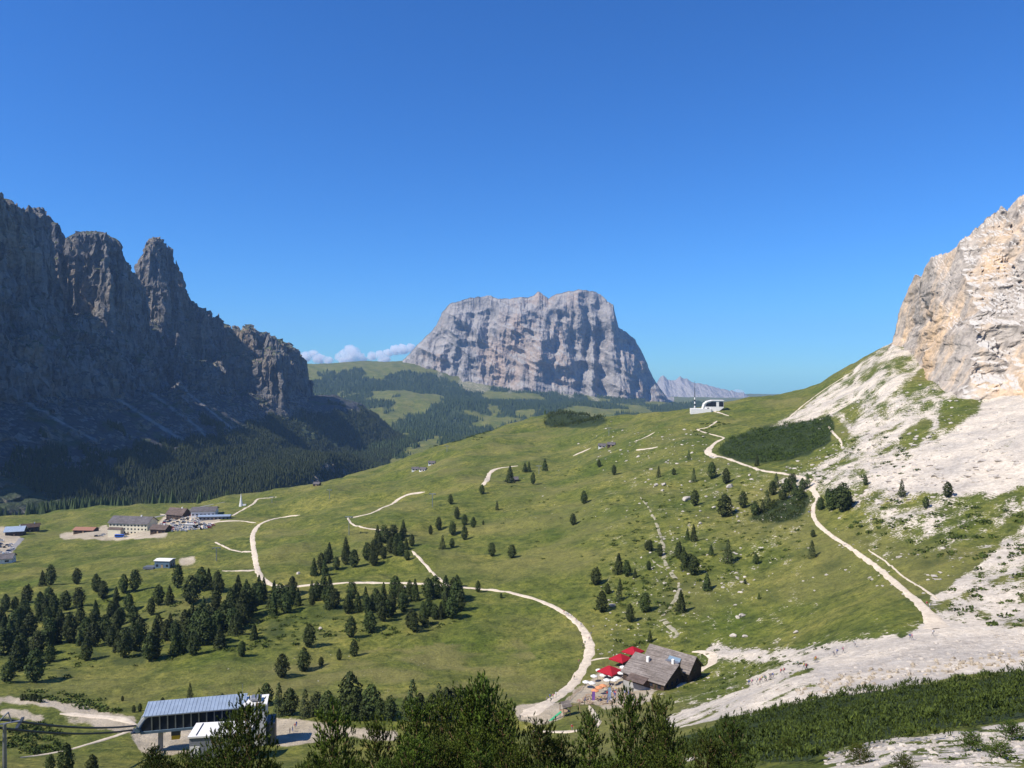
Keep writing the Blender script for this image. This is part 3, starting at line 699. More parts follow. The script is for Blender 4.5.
PATHS = [
 [(521,716,9),(532,712,9),(545,704,6),(558,697,5),(570,687,4.6),(580,674,4.4),(587,660,4.2),(590,650,4.4),(588,640,4.2),(582,628,3.6),(572,618,3.2),(558,609,3),(540,601,2.8),(520,595,2.6),(500,591,2.4),(478,589,2.2),(450,586,2.2),(420,584,2.2),(385,583,2.4),(350,583,2.4),(312,585,2.6),(288,587,3),(272,585,3.4),(262,578,3.8),(257,568,4),(255,557,4),(253,545,4),(253,534,4.4),(259,525,4.4),(270,520,4),(284,517,3),(300,515,2)],
 [(222,571,3),(240,571,3),(258,570,3.6)],
 [(412,551,2.4),(421,560,2),(430,570,2),(438,578,2),(448,586,2.2)],
 [(200,529,5),(207,525,6),(217,522,5),(229,521,4),(241,521,2.6),(256,523,2)],
 [(232,516,3),(244,509,3.4),(253,504,3.4),(258,499,3.4),(268,498,2.4),(277,497,2)],
 [(350,518,4),(360,516,4),(372,513,3),(382,508,3),(392,504,4),(400,498,5),(411,494,4.6),(425,492,3)],
 [(482,486,5.4),(487,480,5.4),(490,473,5.4),(496,469,5),(508,467,4),(518,466,3)],
 [(215,542,2),(225,547,2),(236,551,2.2),(253,552,2.6)],
 [(348,518,2),(352,524,2),(364,528,1.6),(380,530,1.4),(392,533,1.4)],
 [(936,629,8),(932,618,5),(922,606,3.4),(908,594,2.8),(893,581,2.6),(878,568,2.4),(860,555,2.2),(843,543,2.2),(828,533,2.2),(817,523,2.2),(813,514,2.2),(814,505,2.6),(818,498,3),(812,488,3.6),(814,480,4)],
 [(938,600,.9),(925,590,.8),(905,578,.7),(886,562,.7),(868,550,.6)],
 [(812,480,3),(796,476,3),(780,473,3.4),(764,471,3.4),(748,466,3),(734,461,3.4),(722,457,4.6),(712,455,6),(708,451,7),(712,446,5),(718,441,4),(724,438,2.4),(714,435,2.4),(703,432,3),(697,429,3.6)],
 [(699,429,4),(708,427,3),(717,421,4)],
 [(713,411,3),(720,413,3),(729,416,3)],
 [(786,420,2),(800,408,2.4),(818,394,2.6),(836,382,2.6),(852,372,2.6)],
 [(828,426,1.8),(834,434,1.8),(840,440,1.6),(842,447,1.6)],
 [(573,456,4),(582,452,3.6),(591,448,3)],
 [(634,442,3.6),(646,437,3),(655,432,2.4)],
 [(636,450,4),(646,449,5),(658,447,3)],
 [(200,521,3),(160,514,3.4),(120,522,3.4),(150,512,3),(100,517,3)] [:2],
 [(533,731,2),(548,732,2),(566,732,2.4),(584,730,2)],
 [(589,706,1.6),(594,714,1.8),(598,722,2),(597,728,2)],
 [(588,662,1.8),(598,659,1.8),(610,658,1.8)],
 [(692,652,2.4),(704,652,3.4),(713,656,3.8),(712,664,3.6),(700,670,3.4),(688,680,3),(676,688,3)],
 [(60,714,3),(90,716,3),(120,719,3.4),(138,726,3.6)],
 [(20,758,1.6),(60,752,1.4),(90,744,1.6),(122,734,1.8),(140,728,2)],
]
for p_ in PATHS: path(p_)
path([(0,560,7),(8,552,7),(16,545,6.5),(22,538,6)], M_ROAD, 'road', ymin=300)
path([(118,524,4),(140,520,4.4),(170,514,4),(200,507,4),(225,502,4)], M_ROAD, 'road', ymin=300)
for p_ in ([(640,497,1.5),(648,507,2.2),(656,522,2.6),(660,535,3),(664,548,3.2),(664,560,2.8),(672,574,3.4),(679,586,3),(675,600,3.4),(666,612,3.8),(664,622,4.6),(676,632,3.8),(672,642,2)],
           [(652,560,2.2),(658,565,2),(664,568,2)]):
    path([(a, b, c * .6) for a, b, c in p_], M_STONY, 'stony_track', rough=.6, gaps=.42)

# ================================================================== plants
def leafmat(name, dark, light, trans=.15, sc=6.):
    m, nt, b = newmat(name)
    oi = N(nt, 'ShaderNodeObjectInfo'); tc = N(nt, 'ShaderNodeTexCoord')
    f = noise(nt, sc, 3, .7, tc.outputs['Object'])
    c = ramp(nt, f, [(.3, dark), (.7, light)])
    hv = N(nt, 'ShaderNodeHueSaturation'); nt.links.new(c, hv.inputs['Color'])
    nt.links.new(mrange(nt, oi.outputs['Random'], 0, 1, .75, 1.3), hv.inputs['Value']); nt.links.new(mrange(nt, oi.outputs['Random'], 0, 1, .485, .515), hv.inputs['Hue'])
    big = noise(nt, .35, 3, .6)
    c2 = mixc(nt, 1., hv.outputs[0], ramp(nt, big, [(.35, (.62, .66, .7)), (.65, (1.3, 1.22, 1.0))]), 'MULTIPLY')
    nt.links.new(c2, b.inputs['Base Color']); b.inputs['Roughness'].default_value = .75
    return m
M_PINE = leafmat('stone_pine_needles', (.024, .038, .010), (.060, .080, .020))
M_LARCH = leafmat('larch_needles', (.040, .058, .020), (.085, .105, .036))
M_MUGO = leafmat('dwarf_pine_needles', (.026, .042, .007), (.085, .115, .018))
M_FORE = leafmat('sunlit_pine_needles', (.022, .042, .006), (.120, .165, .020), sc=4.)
M_FAR = leafmat('far_conifer', (.030, .046, .016), (.055, .075, .028))
M_TRUNK = flat('bark', (.10, .075, .055), .9, var=.3)
M_TWIG = flat('brown_shoots', (.16, .10, .05), .9, var=.3)

def leaves_mesh(name, C, S, seed, mat, up=.35, npts=4, elong=1., shell=False):
    """clusters of small irregular leaf faces at centres C with sizes S"""
    g = np.random.default_rng(seed); n = len(C)
    d1 = g.normal(size=(n, 3)); d1[:, 2] = d1[:, 2] * .6 + up; d1 /= np.linalg.norm(d1, axis=1)[:, None]
    d2 = np.cross(d1, g.normal(size=(n, 3))); d2 /= np.linalg.norm(d2, axis=1)[:, None]
    if shell:
        o = C * np.array([1, 1, 0]); o /= (np.linalg.norm(o, axis=1)[:, None] + 1e-6); o = o * 1.0 + np.array([0, 0, .55]) + g.normal(size=(n, 3)) * .5; o /= np.linalg.norm(o, axis=1)[:, None]
        d1 = np.cross(o, g.normal(size=(n, 3))); d1 /= np.linalg.norm(d1, axis=1)[:, None]; d2 = np.cross(o, d1)
    S = S[:, None]
    a = C + d1 * S * elong; b = C + d2 * S * .55; c = C - d1 * S * .7 * elong; e = C - d2 * S * .55 + np.cross(d1, d2) * S * .25
    V = np.stack([a, b, c, e], 1).reshape(-1, 3); Fq = np.arange(n * 4).reshape(n, 4)
    return mesh_np(name, V, Fq, mat, smooth=False)

def crown_points(kind, n, g):
    """points through a crown of unit height"""
    t = g.random(n * 3)
    if kind == 'pine':
        prof = lambda t: .012 + .25 * np.sin(np.pi * np.clip(t, 0, 1) ** .72) ** .62
    elif kind == 'cone':
        prof = lambda t: .02 + .25 * (1 - t) ** .85
    else:
        prof = lambda t: .02 + .22 * (1 - t) ** .8
    rmax = prof(t); keep = g.random(n * 3) < rmax / .3; t = t[keep][:n]; rmax = rmax[keep][:n]
    a = g.random(len(t)) * 2 * np.pi
    lump = 1 + .5 * perlin(a * 1.1 + g.random() * 9, t * 7 + g.random() * 40) + .35 * perlin(a * 2.3, t * 17 + g.random() * 9)
    r = rmax * np.sqrt(g.random(len(t)) * .6 + .4) * lump
    return np.stack([np.cos(a) * r, np.sin(a) * r, .05 + t * .95], -1)
def trunk_mesh(name, h, r, top=.8, nseg=5, lean=0.):
    bm = bmesh.new(); prev = None
    for k in range(nseg + 1):
        f = k / nseg; rr = r * (1 - .8 * f); z = -.06 + f * (top + .06)
        ring = [bm.verts.new((lean * f * f + rr * math.cos(a), rr * math.sin(a), z)) for a in [i * math.tau / 6 for i in range(6)]]
        if prev:
            for i in range(6): bm.faces.new((prev[i], prev[(i + 1) % 6], ring[(i + 1) % 6], ring[i]))
        prev = ring
    bm.faces.new(prev)
    me = bpy.data.meshes.new(name); bm.to_mesh(me); bm.free(); me.materials.append(M_TRUNK); return me
def tree_proto(name, kind, mat, n, seed, size):
    g = np.random.default_rng(seed)
    P = crown_points(kind, n, g)
    if kind == 'pine' and seed % 2:      # forked tops
        P[:, 0] += .06 * np.where(P[:, 2] > .6, np.sign(g.random(len(P)) - .5), 0) * (P[:, 2] - .6) * 2.4
    S = size * (.7 + .6 * g.random(len(P)))
    cr = leaves_mesh('crown', P, S, seed, mat, shell=True)
    return (name, trunk_mesh('trunk', 1, .022), cr)
PINES = [tree_proto('stone_pine', 'pine', M_PINE, 1150, s_, .043) for s_ in (1, 2, 3, 4, 5, 6)]
CONES = [tree_proto('stone_pine', 'cone', M_PINE, 1000, s_, .042) for s_ in (11, 12, 13)]
LARCH = [tree_proto('larch', 'larch', M_LARCH, 700, s_, .036) for s_ in (21, 22, 23)]
TREES = 0
def put_tree(proto, pos, h, label, cat='tree', group=None, wide=1.):
    name, tm, cm = proto
    root = link(bpy.data.objects.new(name, None)); root.location = pos; root.rotation_euler = (0, 0, random.random() * 6.28)
    root.scale = (h * wide, h * wide, h); root.empty_display_size = .1
    tag(root, label, cat, group)
    for nm, me in (('trunk', tm), ('crown', cm)):
        c = link(bpy.data.objects.new(nm, me)); c.parent = root
    return root
taken = []
def tree_px(px, py, hp, kind, label, group=None, wide=None):
    g = ground(px, py, 150)
    h = hp / F * g.y * .94
    pr = random.choice({'p': PINES, 'c': CONES, 'l': LARCH}[kind])
    taken.append((px, py))
    return put_tree(pr, g - Vector((0, 0, .2)), h * 1.05, label, 'tree', group, wide or random.uniform(.85, 1.15) * (1.0 if kind == 'p' else .95))

GA, LA = 'stone pines of the broad lower left wood', 'dark green stone pine crowded in the broad wood on the lower left meadow'
wood_a = [(22,525,75),(170,425,70),(203,420,90),(307,415,70),(385,445,75),(412,475,80),(495,450,80),(540,440,90),(262,520,85),(315,510,90),(110,490,80),(60,520,60),(160,530,90),(195,500,80),(465,480,60),(515,525,80),(445,545,70),(635,500,90),(678,495,80),(712,430,100),(765,490,120),(805,435,95),(835,435,90),(870,445,90),(885,450,60),
 (120,620,100),(60,610,100),(190,590,90),(240,590,80),(280,650,130),(200,660,120),(320,660,70),(375,665,110),(420,640,110),(470,600,90),(500,710,130),(540,680,120),(600,720,120),(620,715,100),(665,640,90),(740,600,90),(770,560,80),(700,700,110),(775,700,100),(730,690,90),(820,660,150),(790,640,130),(880,670,100),(850,600,100),(900,590,110),(930,600,100),(950,620,110),(975,560,130),(1000,540,120),(940,500,90),(985,460,70),(1015,480,60),(1015,640,70),(965,705,50),(15,700,120),(70,760,150),(90,700,100),(150,700,110),(345,640,100),(230,650,110),(100,560,90),(20,620,90),(40,660,110),(215,540,90),(90,540,80),(560,650,110),(445,665,90)]
for x, y, h in wood_a: tree_px(x / 4, 480 + y / 4, h / 4 * .95, 'p' if random.random() < .75 else 'c', LA, GA)
def scatter(poly, n, hrange, label, group, kinds='ppc', mind=5.2):
    xs = [p[0] for p in poly]; ys = [p[1] for p in poly]; k = 0; tries = 0
    while k < n and tries < n * 60:
        tries += 1
        x = random.uniform(min(xs), max(xs)); y = random.uniform(min(ys), max(ys))
        if not inpoly(np.array([x]), np.array([y]), poly)[0]: continue
        if any(abs(x - a) < mind and abs(y - b) < mind * .75 for a, b in taken): continue
        tree_px(x, y, random.uniform(*hrange), random.choice(kinds), label, group); k += 1
scatter([(0,615),(70,605),(150,612),(180,640),(130,660),(60,668),(0,676)], 26, (17, 25), LA, GA, mind=4.6)
GB, LB = 'stone pines in the long wood below the gravel road', 'dark stone pine in the long wood between gravel road and open meadow'
scatter([(196,612),(215,598),(248,592),(290,592),(340,596),(390,594),(430,592),(468,600),(482,606),(476,616),(440,620),(415,630),(380,626),(330,612),(285,614),(250,626),(212,645),(185,652),(172,645)], 92, (15, 24), LB, GB, mind=4.4)
GC, LC = 'stone pines in the slanting wood above the gravel road', 'dark stone pine in the small slanting wood just above the straight gravel road'
scatter([(303,574),(322,560),(350,552),(380,540),(402,535),(416,546),(405,558),(388,566),(350,572),(318,578)], 30, (12, 19), LC, GC, mind=4.4)
# trees one can tell apart
solo = [ # zoom-crop coordinates turned into picture directions beforehand
 (19,668,30,'p','broad dark stone pine at the lower left end of the wood beside the meadow path'),(35,682,35,'p','tall stone pine standing forward of the wood on the far left'),(8,682,22,'p','small stone pine at the left edge beside a taller one'),
 (309,647,25,'p','stone pine on the steep bank casting a wide shadow, above the open meadow'),(282,677,24,'p','wide bushy stone pine, lowest of the slanting pair on the open meadow'),(304,671,24,'p','egg shaped stone pine on the open meadow next to the wide bushy one'),
 (321,666,10,'p','little round pine between the egg shaped pine and the road side wood'),(339,660,12,'p','small squat pine on the meadow edge below the wood'),(354,656,17,'p','rounded pine standing just below the wood on the meadow edge'),
 (242,656,16,'p','short ragged pine alone on the grassy bank'),(255,639,15,'c','slim pine on the bank at the lower edge of the wood'),(351,637,22,'p','dark pine at the foot of the wood with a long shadow'),(370,632,22,'p','pine leaning into its neighbour at the foot of the wood'),(414,632,22,'p','pine at the right hand lower corner of the wood'),
 (457,587,13,'p','single pine touching the gravel road, left of the other roadside pine'),(478,592,12,'p','single pine touching the gravel road where it starts to bend'),(501,598,6,'p','low twin bush beside the bend of the gravel road'),
 (492,556,14,'p','small pine alone on the mid slope with a dark shadow'),(512,558,14,'p','loose small pine right of the lone pine on the mid slope'),
 (497,510,10,'l','tiny thin larch alone on the slope above the scattered group'),(482,494,10,'p','tiny pine at the lower end of the white upper path'),
 (510,483,18,'c','tall pine beside the wooden hay shed on the upper alp'),(525,472,10,'c','left one of two tiny pines touching each other on the upper alp'),(529,472,11,'c','right one of two tiny pines touching each other on the upper alp'),(533,484,12,'p','round dark pine below the twin pines on the upper alp'),(545,471,13,'c','pointed pine furthest up on the upper alp beside a lift pylon'),
 (599,467,8,'p','lone small pine below the cluster of rocks on the upper ridge'),(614,475,11,'p','round pine to the right of the lone small one on the upper ridge'),(584,504,14,'p','dark oval pine alone in the middle of the green slope'),(573,525,12,'p','small oval pine below the dark oval one on the green slope'),
 (619,600,18,'l','pale loose larch on the left of the slope above the hut'),(645,612,21,'p','dense pine left of the stony track above the hut'),(681,612,23,'c','tallest pointed pine right beside the stony track above the hut'),(650,642,13,'c','pointed little pine just behind the hut roof'),(602,612,22,'p','dark pine with white rocks at its foot near the bend of the road'),(630,622,19,'p','broad pine with a long shadow between the road and the stony track'),
 (728,563,25,'l','big pale larch with a long shadow alone on the open right slope'),(707,590,18,'c','slim pine on the open slope below the pale larch'),(756,564,11,'p','small dry looking pine on the open right slope'),(759,599,7,'c','tiny pine lowest on the open right slope'),(745,584,6,'p','tiny bush like pine in the middle of the open right slope'),
 (812,558,19,'l','pine at the side of the stepped path on the right slope'),(813,537,8,'p','tiny pine above the larger one beside the stepped path'),
 (725,517,24,'p','tall dark pine just left of the densely wooded corner'),(743,508,18,'p','round pine standing in front of the dwarf pine thicket corner'),(695,506,17,'p','pine with a white boulder leaning on its left'),(757,466,12,'c','dark pointed pine below the dwarf pine patch beside the path'),
 (190,700,18,'l','pale thin larch rising behind the lift station roof'),(902,497,18,'l','pale larch standing among the white stones of the right slope'),(948,497,16,'p','dark pine beside a flat dwarf pine mat on the white scree'),(926,508,12,'p','small dark pine in the stony ground right of the pale larch'),
]
for x, y, h, k, lab in solo: tree_px(x, y, h, k, lab)
GD, LD = 'small pines scattered over the middle slope', 'small dark pine in the loose cluster on the mid slope right of the slanting wood'
for x, y, h in [(228,475,50),(258,500,45),(293,510,45),(155,520,55),(210,540,60),(258,560,60),(122,538,40),(170,598,60),(208,590,40),(28,640,45),(202,415,40),(333,500,20)]:
    tree_px(400 + x / 4, 400 + y / 4, h / 4, 'l' if x == 170 else 'p', LD, GD)
GE, LE = 'pines scattered on the stony slope above the hut', 'small dark pine scattered among stones and bushes on the slope above the hut'
for x, y, h in [(145,420,75),(190,455,45),(235,375,85),(268,385,65),(300,390,40),(355,360,40),(400,305,50),(360,285,50),(478,310,70),(500,360,80),(535,380,80),(605,300,45),(535,245,70),(470,300,55),(495,325,60),(520,350,60),(350,280,40),(510,240,50),(240,440,50)]:
    tree_px(560 + x / 4, 480 + y / 4, h / 4, random.choice('ppc'), LE, GE)
GF, LF = 'pines between the upper path and the boulders', 'dark pine standing among pale boulders below the upper hiking path'
for x, y, h in [(515,480,45),(395,550,50),(455,540,30),(535,568,60),(608,555,70),(665,575,65),(780,700,60),(865,590,60),(925,600,70),(960,640,60),(830,665,70),(990,590,60),(890,640,60),(905,610,60),(850,620,60),(940,620,60),(970,600,50),(810,690,55),(935,570,40)]:
    tree_px(560 + x / 4, 340 + y / 4, h / 4, random.choice('ppl'), LF, GF)
for x, y, h in [(255,680,90),(300,685,120),(210,680,55),(285,670,90),(320,670,70),(240,640,50),(390,580,40)]:
    tree_px(768 + x / 4, 340 + y / 4, h / 4, 'p', 'dark pine in the thick clump hugging the right side of the stepped path', 'pines hugging the stepped path')
GG, LG = 'pines lined up behind the lift forecourt', 'dark pine in the ragged row behind the gravel forecourt of the lift station'
for x, y, h, k in [(265,500,80,'p'),(315,545,130,'l'),(360,540,100,'p'),(420,550,110,'l'),(465,545,90,'p'),(510,560,110,'p'),(540,560,80,'p'),(600,550,175,'p'),(585,555,120,'p'),(620,560,120,'p'),(685,555,130,'p'),(660,560,90,'p'),(760,560,90,'p'),(720,560,80,'p'),(850,560,160,'l'),(880,560,100,'p'),(830,560,90,'p'),(955,560,140,'l'),(930,560,100,'p'),(985,565,130,'p'),(1060,560,120,'p'),(1110,560,110,'l'),(1010,560,120,'p')]:
    tree_px(200 + x / 4, 576 + y / 4 + 4, h / 4 + 3, k, LG, GG)
for x, y, h in [(140,500,22),(125,500,18),(160,505,20),(88,498,18),(100,498,16),(490,500,12),(890,500,22),(920,500,16),(870,500,14),(650,520,26),(535,545,20),(560,540,22)]:
    tree_px(x / 4, 576 + y / 4, h / 4 + 3, 'p', 'low round pine bush along the gravel track left of the lift station', 'low pine bushes by the gravel track')
for x, y, h, lab in [(66,770,34,'dark pine poking up at the bottom edge right of the lift pylon'),(92,772,22,'smaller pine at the bottom edge beside the darker pine'),(50,765,18,'dwarf pine touching the lift pylon at the bottom edge')]:
    tree_px(x, y + 6, h, 'p', lab)

# ---- foreground pines: shoots bristling with needles
def tuft(P, D, length, g, nb=15):
    """needles around a shoot: P base, D direction"""
    n = len(P)
    D = D / np.linalg.norm(D, axis=1)[:, None]
    A = np.cross(D, np.array([.3, .2, 1.])); A /= np.linalg.norm(A, axis=1)[:, None]; B = np.cross(D, A)
    Vs = []
    for k in range(nb):
        th = g.random(n) * math.tau; s = g.random(n) * .9; spread = .42 + .3 * g.random(n)
        rad = A * np.cos(th)[:, None] + B * np.sin(th)[:, None]
        base = P + D * (length * s)[:, None]
        dirn = D * .85 + rad * spread[:, None]; tip = base + dirn * (length * (.45 + .2 * g.random(n)))[:, None]
        side = np.cross(dirn, rad); side /= (np.linalg.norm(side, axis=1)[:, None] + 1e-9)
        wv = side * (length * .10)[:, None]
        Vs.append(np.stack([base - wv, base + wv, tip], 1))
    return np.concatenate(Vs, 0)
def fore_proto(seed, h=4.5, nb=42, rad=1.25):
    g = np.random.default_rng(seed)
    Ps, Ds, Ls, twigs = [], [], [], []
    for i in range(nb):
        t = .06 + .92 * (i / nb); a = i * 2.4 + g.random() * .6
        L = rad * (1 - t) ** .62 * (.75 + .5 * g.random()) + .22
        z0 = t * h; rise = .30 + .75 * t
        dirh = np.array([math.cos(a), math.sin(a), 0.])
        nsub = max(3, int(L / .16))
        prev = np.array([0, 0, z0])
        for s_ in range(1, nsub + 1):
            f = s_ / nsub
            p = np.array([0, 0, z0]) + dirh * L * f + np.array([0, 0, rise * L * f * f]) + g.normal(size=3) * .05
            twigs.append((prev, p)); prev = p
            if f > .2:
                for q in range(5 if f < .95 else 8):
                    o = g.normal(size=3) * (.16 if q else .03); 
                    d = dirh * .35 + np.array([0, 0, 1.]) + g.normal(size=3) * .28
                    Ps.append(p + o); Ds.append(d); Ls.append(.17 + .09 * g.random())
    for q in range(9):
        Ps.append(np.array([g.normal() * .06, g.normal() * .06, h * (.93 + .008 * q)])); Ds.append(np.array([g.normal() * .35, g.normal() * .35, 1.])); Ls.append(.26)
    P, D, L = np.array(Ps), np.array(Ds), np.array(Ls)
    T = tuft(P, D, L, g).reshape(-1, 3)
    cr = mesh_np('crown', T, np.arange(len(T)).reshape(-1, 3), M_FORE, smooth=False)
    # trunk with its boughs
    bm = bmesh.new()
    def rod(a, b, r0, r1):
        a, b = Vector(a), Vector(b); ax = b - a
        if ax.length < 1e-4: return
        q = ax.to_track_quat('Z', 'Y'); 
        r_a = [bm.verts.new(a + q @ Vector((r0 * math.cos(t), r0 * math.sin(t), 0))) for t in (0, 2.1, 4.2)]
        r_b = [bm.verts.new(b + q @ Vector((r1 * math.cos(t), r1 * math.sin(t), 0))) for t in (0, 2.1, 4.2)]
        for i in range(3): bm.faces.new((r_a[i], r_a[(i + 1) % 3], r_b[(i + 1) % 3], r_b[i]))
    for k in range(8): rod((0, 0, -1 + k * (h + .9) / 8), (0, 0, -1 + (k + 1) * (h + .9) / 8), .10 * (1 - k / 9), .10 * (1 - (k + 1) / 9))
    for a, b in twigs: rod(a, b, .022, .016)
    tm = bpy.data.meshes.new('trunk'); bm.to_mesh(tm); bm.free(); tm.materials.append(M_TWIG)
    return ('mountain_pine', tm, cr)
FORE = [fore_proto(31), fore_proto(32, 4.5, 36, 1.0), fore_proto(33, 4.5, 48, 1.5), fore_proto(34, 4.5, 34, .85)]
GH, LH = 'sunlit young pines of the foreground thicket', 'sunlit young pine packed into the bright green thicket along the bottom edge'
def fore(px, pytop, Y, lab=LH, grp=GH, k=None, wide=1.):
    X = (px - CX) / F * Y; zt = (HY - pytop) / F * Y; zg = float(zat(X, Y)); h = zt - zg
    if h < 1.0: zg = zt - 1.0; h = 1.0
    pr = FORE[random.randrange(4) if k is None else k]
    s = h / 4.7
    wd = min(1.15, max(.5, .78 / s ** .35)) * wide
    root = link(bpy.data.objects.new(pr[0], None)); root.location = (X, Y, zg); root.rotation_euler = (R(random.uniform(-4, 4)), R(random.uniform(-4, 4)), random.random() * 6.28)
    root.scale = (wd * s, wd * s, s)
    tag(root, lab, 'tree', grp)
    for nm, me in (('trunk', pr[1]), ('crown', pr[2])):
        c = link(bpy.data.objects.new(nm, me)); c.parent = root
tops = [(250,704,24,'tall sunlit young pine in front of the white end of the lift station',0),(232,722,26,'lower bough laden young pine left of the tall one at the lift station',2),(334,710,25,'young pine rising in front of the gravel forecourt',0),(379,722,27,'slim young pine at the right end of the gravel forecourt',1),(417,704,28,None,0),(440,708,30,None,2),(466,694,27,'tall bright young pine at the left of the highest foreground pair',0),(486,688,27,'tallest bright young pine of the foreground thicket',2),(507,710,26,None,1),(536,724,26,'young pine top below the wide gravel junction',0),(560,738,27,None,2),(591,714,30,'young pine top below the playground',1),(632,698,30,'young pine in front of the hut terrace, left of its twin',0),(651,700,31,'young pine in front of the hut corner, right of its twin',1),(668,726,28,None,2),(706,742,27,None,0),(733,724,27,'last tall young pine at the right end of the foreground thicket',0)]
for x, y, Y, lab, k in tops:
    fore(x, y, Y, lab or LH, None if lab else GH, k)
profx = [150,170,200,215,240,265,285,300,330,350,370,400,420,450,480,510,535,560,590,610,640,670,700,735,755,780,860]
profy = [758,762,758,744,742,754,758,758,744,750,748,738,732,724,724,734,748,754,750,758,742,750,758,754,764,770,770]
for i in range(108):
    x = 205 + (i + random.random()) * (765 - 205) / 108
    Yd = random.uniform(22, 36)
    y = float(np.interp(x, profx, profy)) + random.uniform(8, 40) * (1 if i % 3 else .6)
    fore(x, y, Yd, wide=.95)
for x, y in [(148,748),(158,754),(185,752),(196,756),(172,762),(208,752)]: fore(x, y, 34, 'short young pine below the lift station at the left end of the thicket', 'short young pines below the lift station')
for x, y, Y, lab in [(788,738,48,'spiky dwarf pine at the left of the pale stones in the bottom corner'),(972,733,46,'wide spiky dwarf pine on the pale stones of the bottom right corner'),(1012,722,46,'dwarf pine at the right edge above the pale stones'),(860,746,44,'dwarf pine tip at the lower edge of the dark thicket'),(905,757,40,'small dwarf pine standing alone on the pale stones'),(1000,742,44,'low dwarf pine between the two larger ones on the pale stones')]:
    X = (x - CX) / F * Y; g = ground(x, y + 18, 30, 100)
    fore(x, y, g.y, lab, None, 2, 1.9)

# ---- dwarf pine thickets
def thicket(name, poly, y0, y1, n, hm, lab, cat=None, seed=1, nb=8, area=None):
    g = np.random.default_rng(seed)
    poly_w = [ground(a, b, y0 * .8, y1 * 1.3).xy for a, b in poly]
    # pick in the ground plane
    xs = [p.x for p in poly_w]; ys = [p.y for p in poly_w]
    X = g.uniform(min(xs), max(xs), n * 4); Y = g.uniform(min(ys), max(ys), n * 4)
    X2 = X + fbm(X / 5, Y / 5) * 3; Y2 = Y + fbm(X / 5 + 9, Y / 5) * 3
    k = inpoly(X2, Y2, [(p.x, p.y) for p in poly_w]); X, Y = X[k][:n], Y[k][:n]
    lum = .62 + .75 * fbm(X / (hm * 2.4), Y / (hm * 2.4), octv=2)
    keepm = fbm(X / (hm * 5) + 3, Y / (hm * 4), octv=3) > -.42; X, Y, lum = X[keepm], Y[keepm], lum[keepm]
    hh = hm * np.clip(lum, .25, 1.4) * g.uniform(.8, 1.15, len(X))
    Z = zat(X, Y)
    P = np.stack([X, Y, Z + hh * .45], -1); D = np.stack([g.normal(0, .28, len(X)), g.normal(0, .28, len(X)), np.ones(len(X))], -1)
    T = tuft(P, D, hh * .62, g, nb).reshape(-1, 3)
    o = obj_np(name, T, np.arange(len(T)).reshape(-1, 3), M_MUGO, smooth=False, kind='stuff', label=lab, cat=cat)
    print(name, len(X)); return o
thicket('dwarf_pine_thicket', [(a, b if b < 725 else b + 9) for a, b in P_MUGO_LO], 60, 170, 17000, 1.5, 'dense dark dwarf pine thicket below the wide pale scree track', 'dwarf pine thicket', 1, 9)
thicket('dwarf_pine_thicket', P_MUGO_HI, 350, 800, 12000, 3.6, 'dark dwarf pine patch on the right slope above the bend of the path', 'dwarf pine thicket', 2, 6)
thicket('dwarf_pine_thicket', P_KNOLL, 900, 1600, 2600, 7., 'dark dwarf pine cap on the green knoll before the table mountain', 'dwarf pine thicket', 3, 6)
thicket('dwarf_pine_thicket', [(770,505),(800,488),(812,500),(800,520),(775,524),(750,519)], 250, 700, 1600, 2.6, 'dark bushes filling the corner between the path and the boulders', 'dwarf pine thicket', 4, 7)
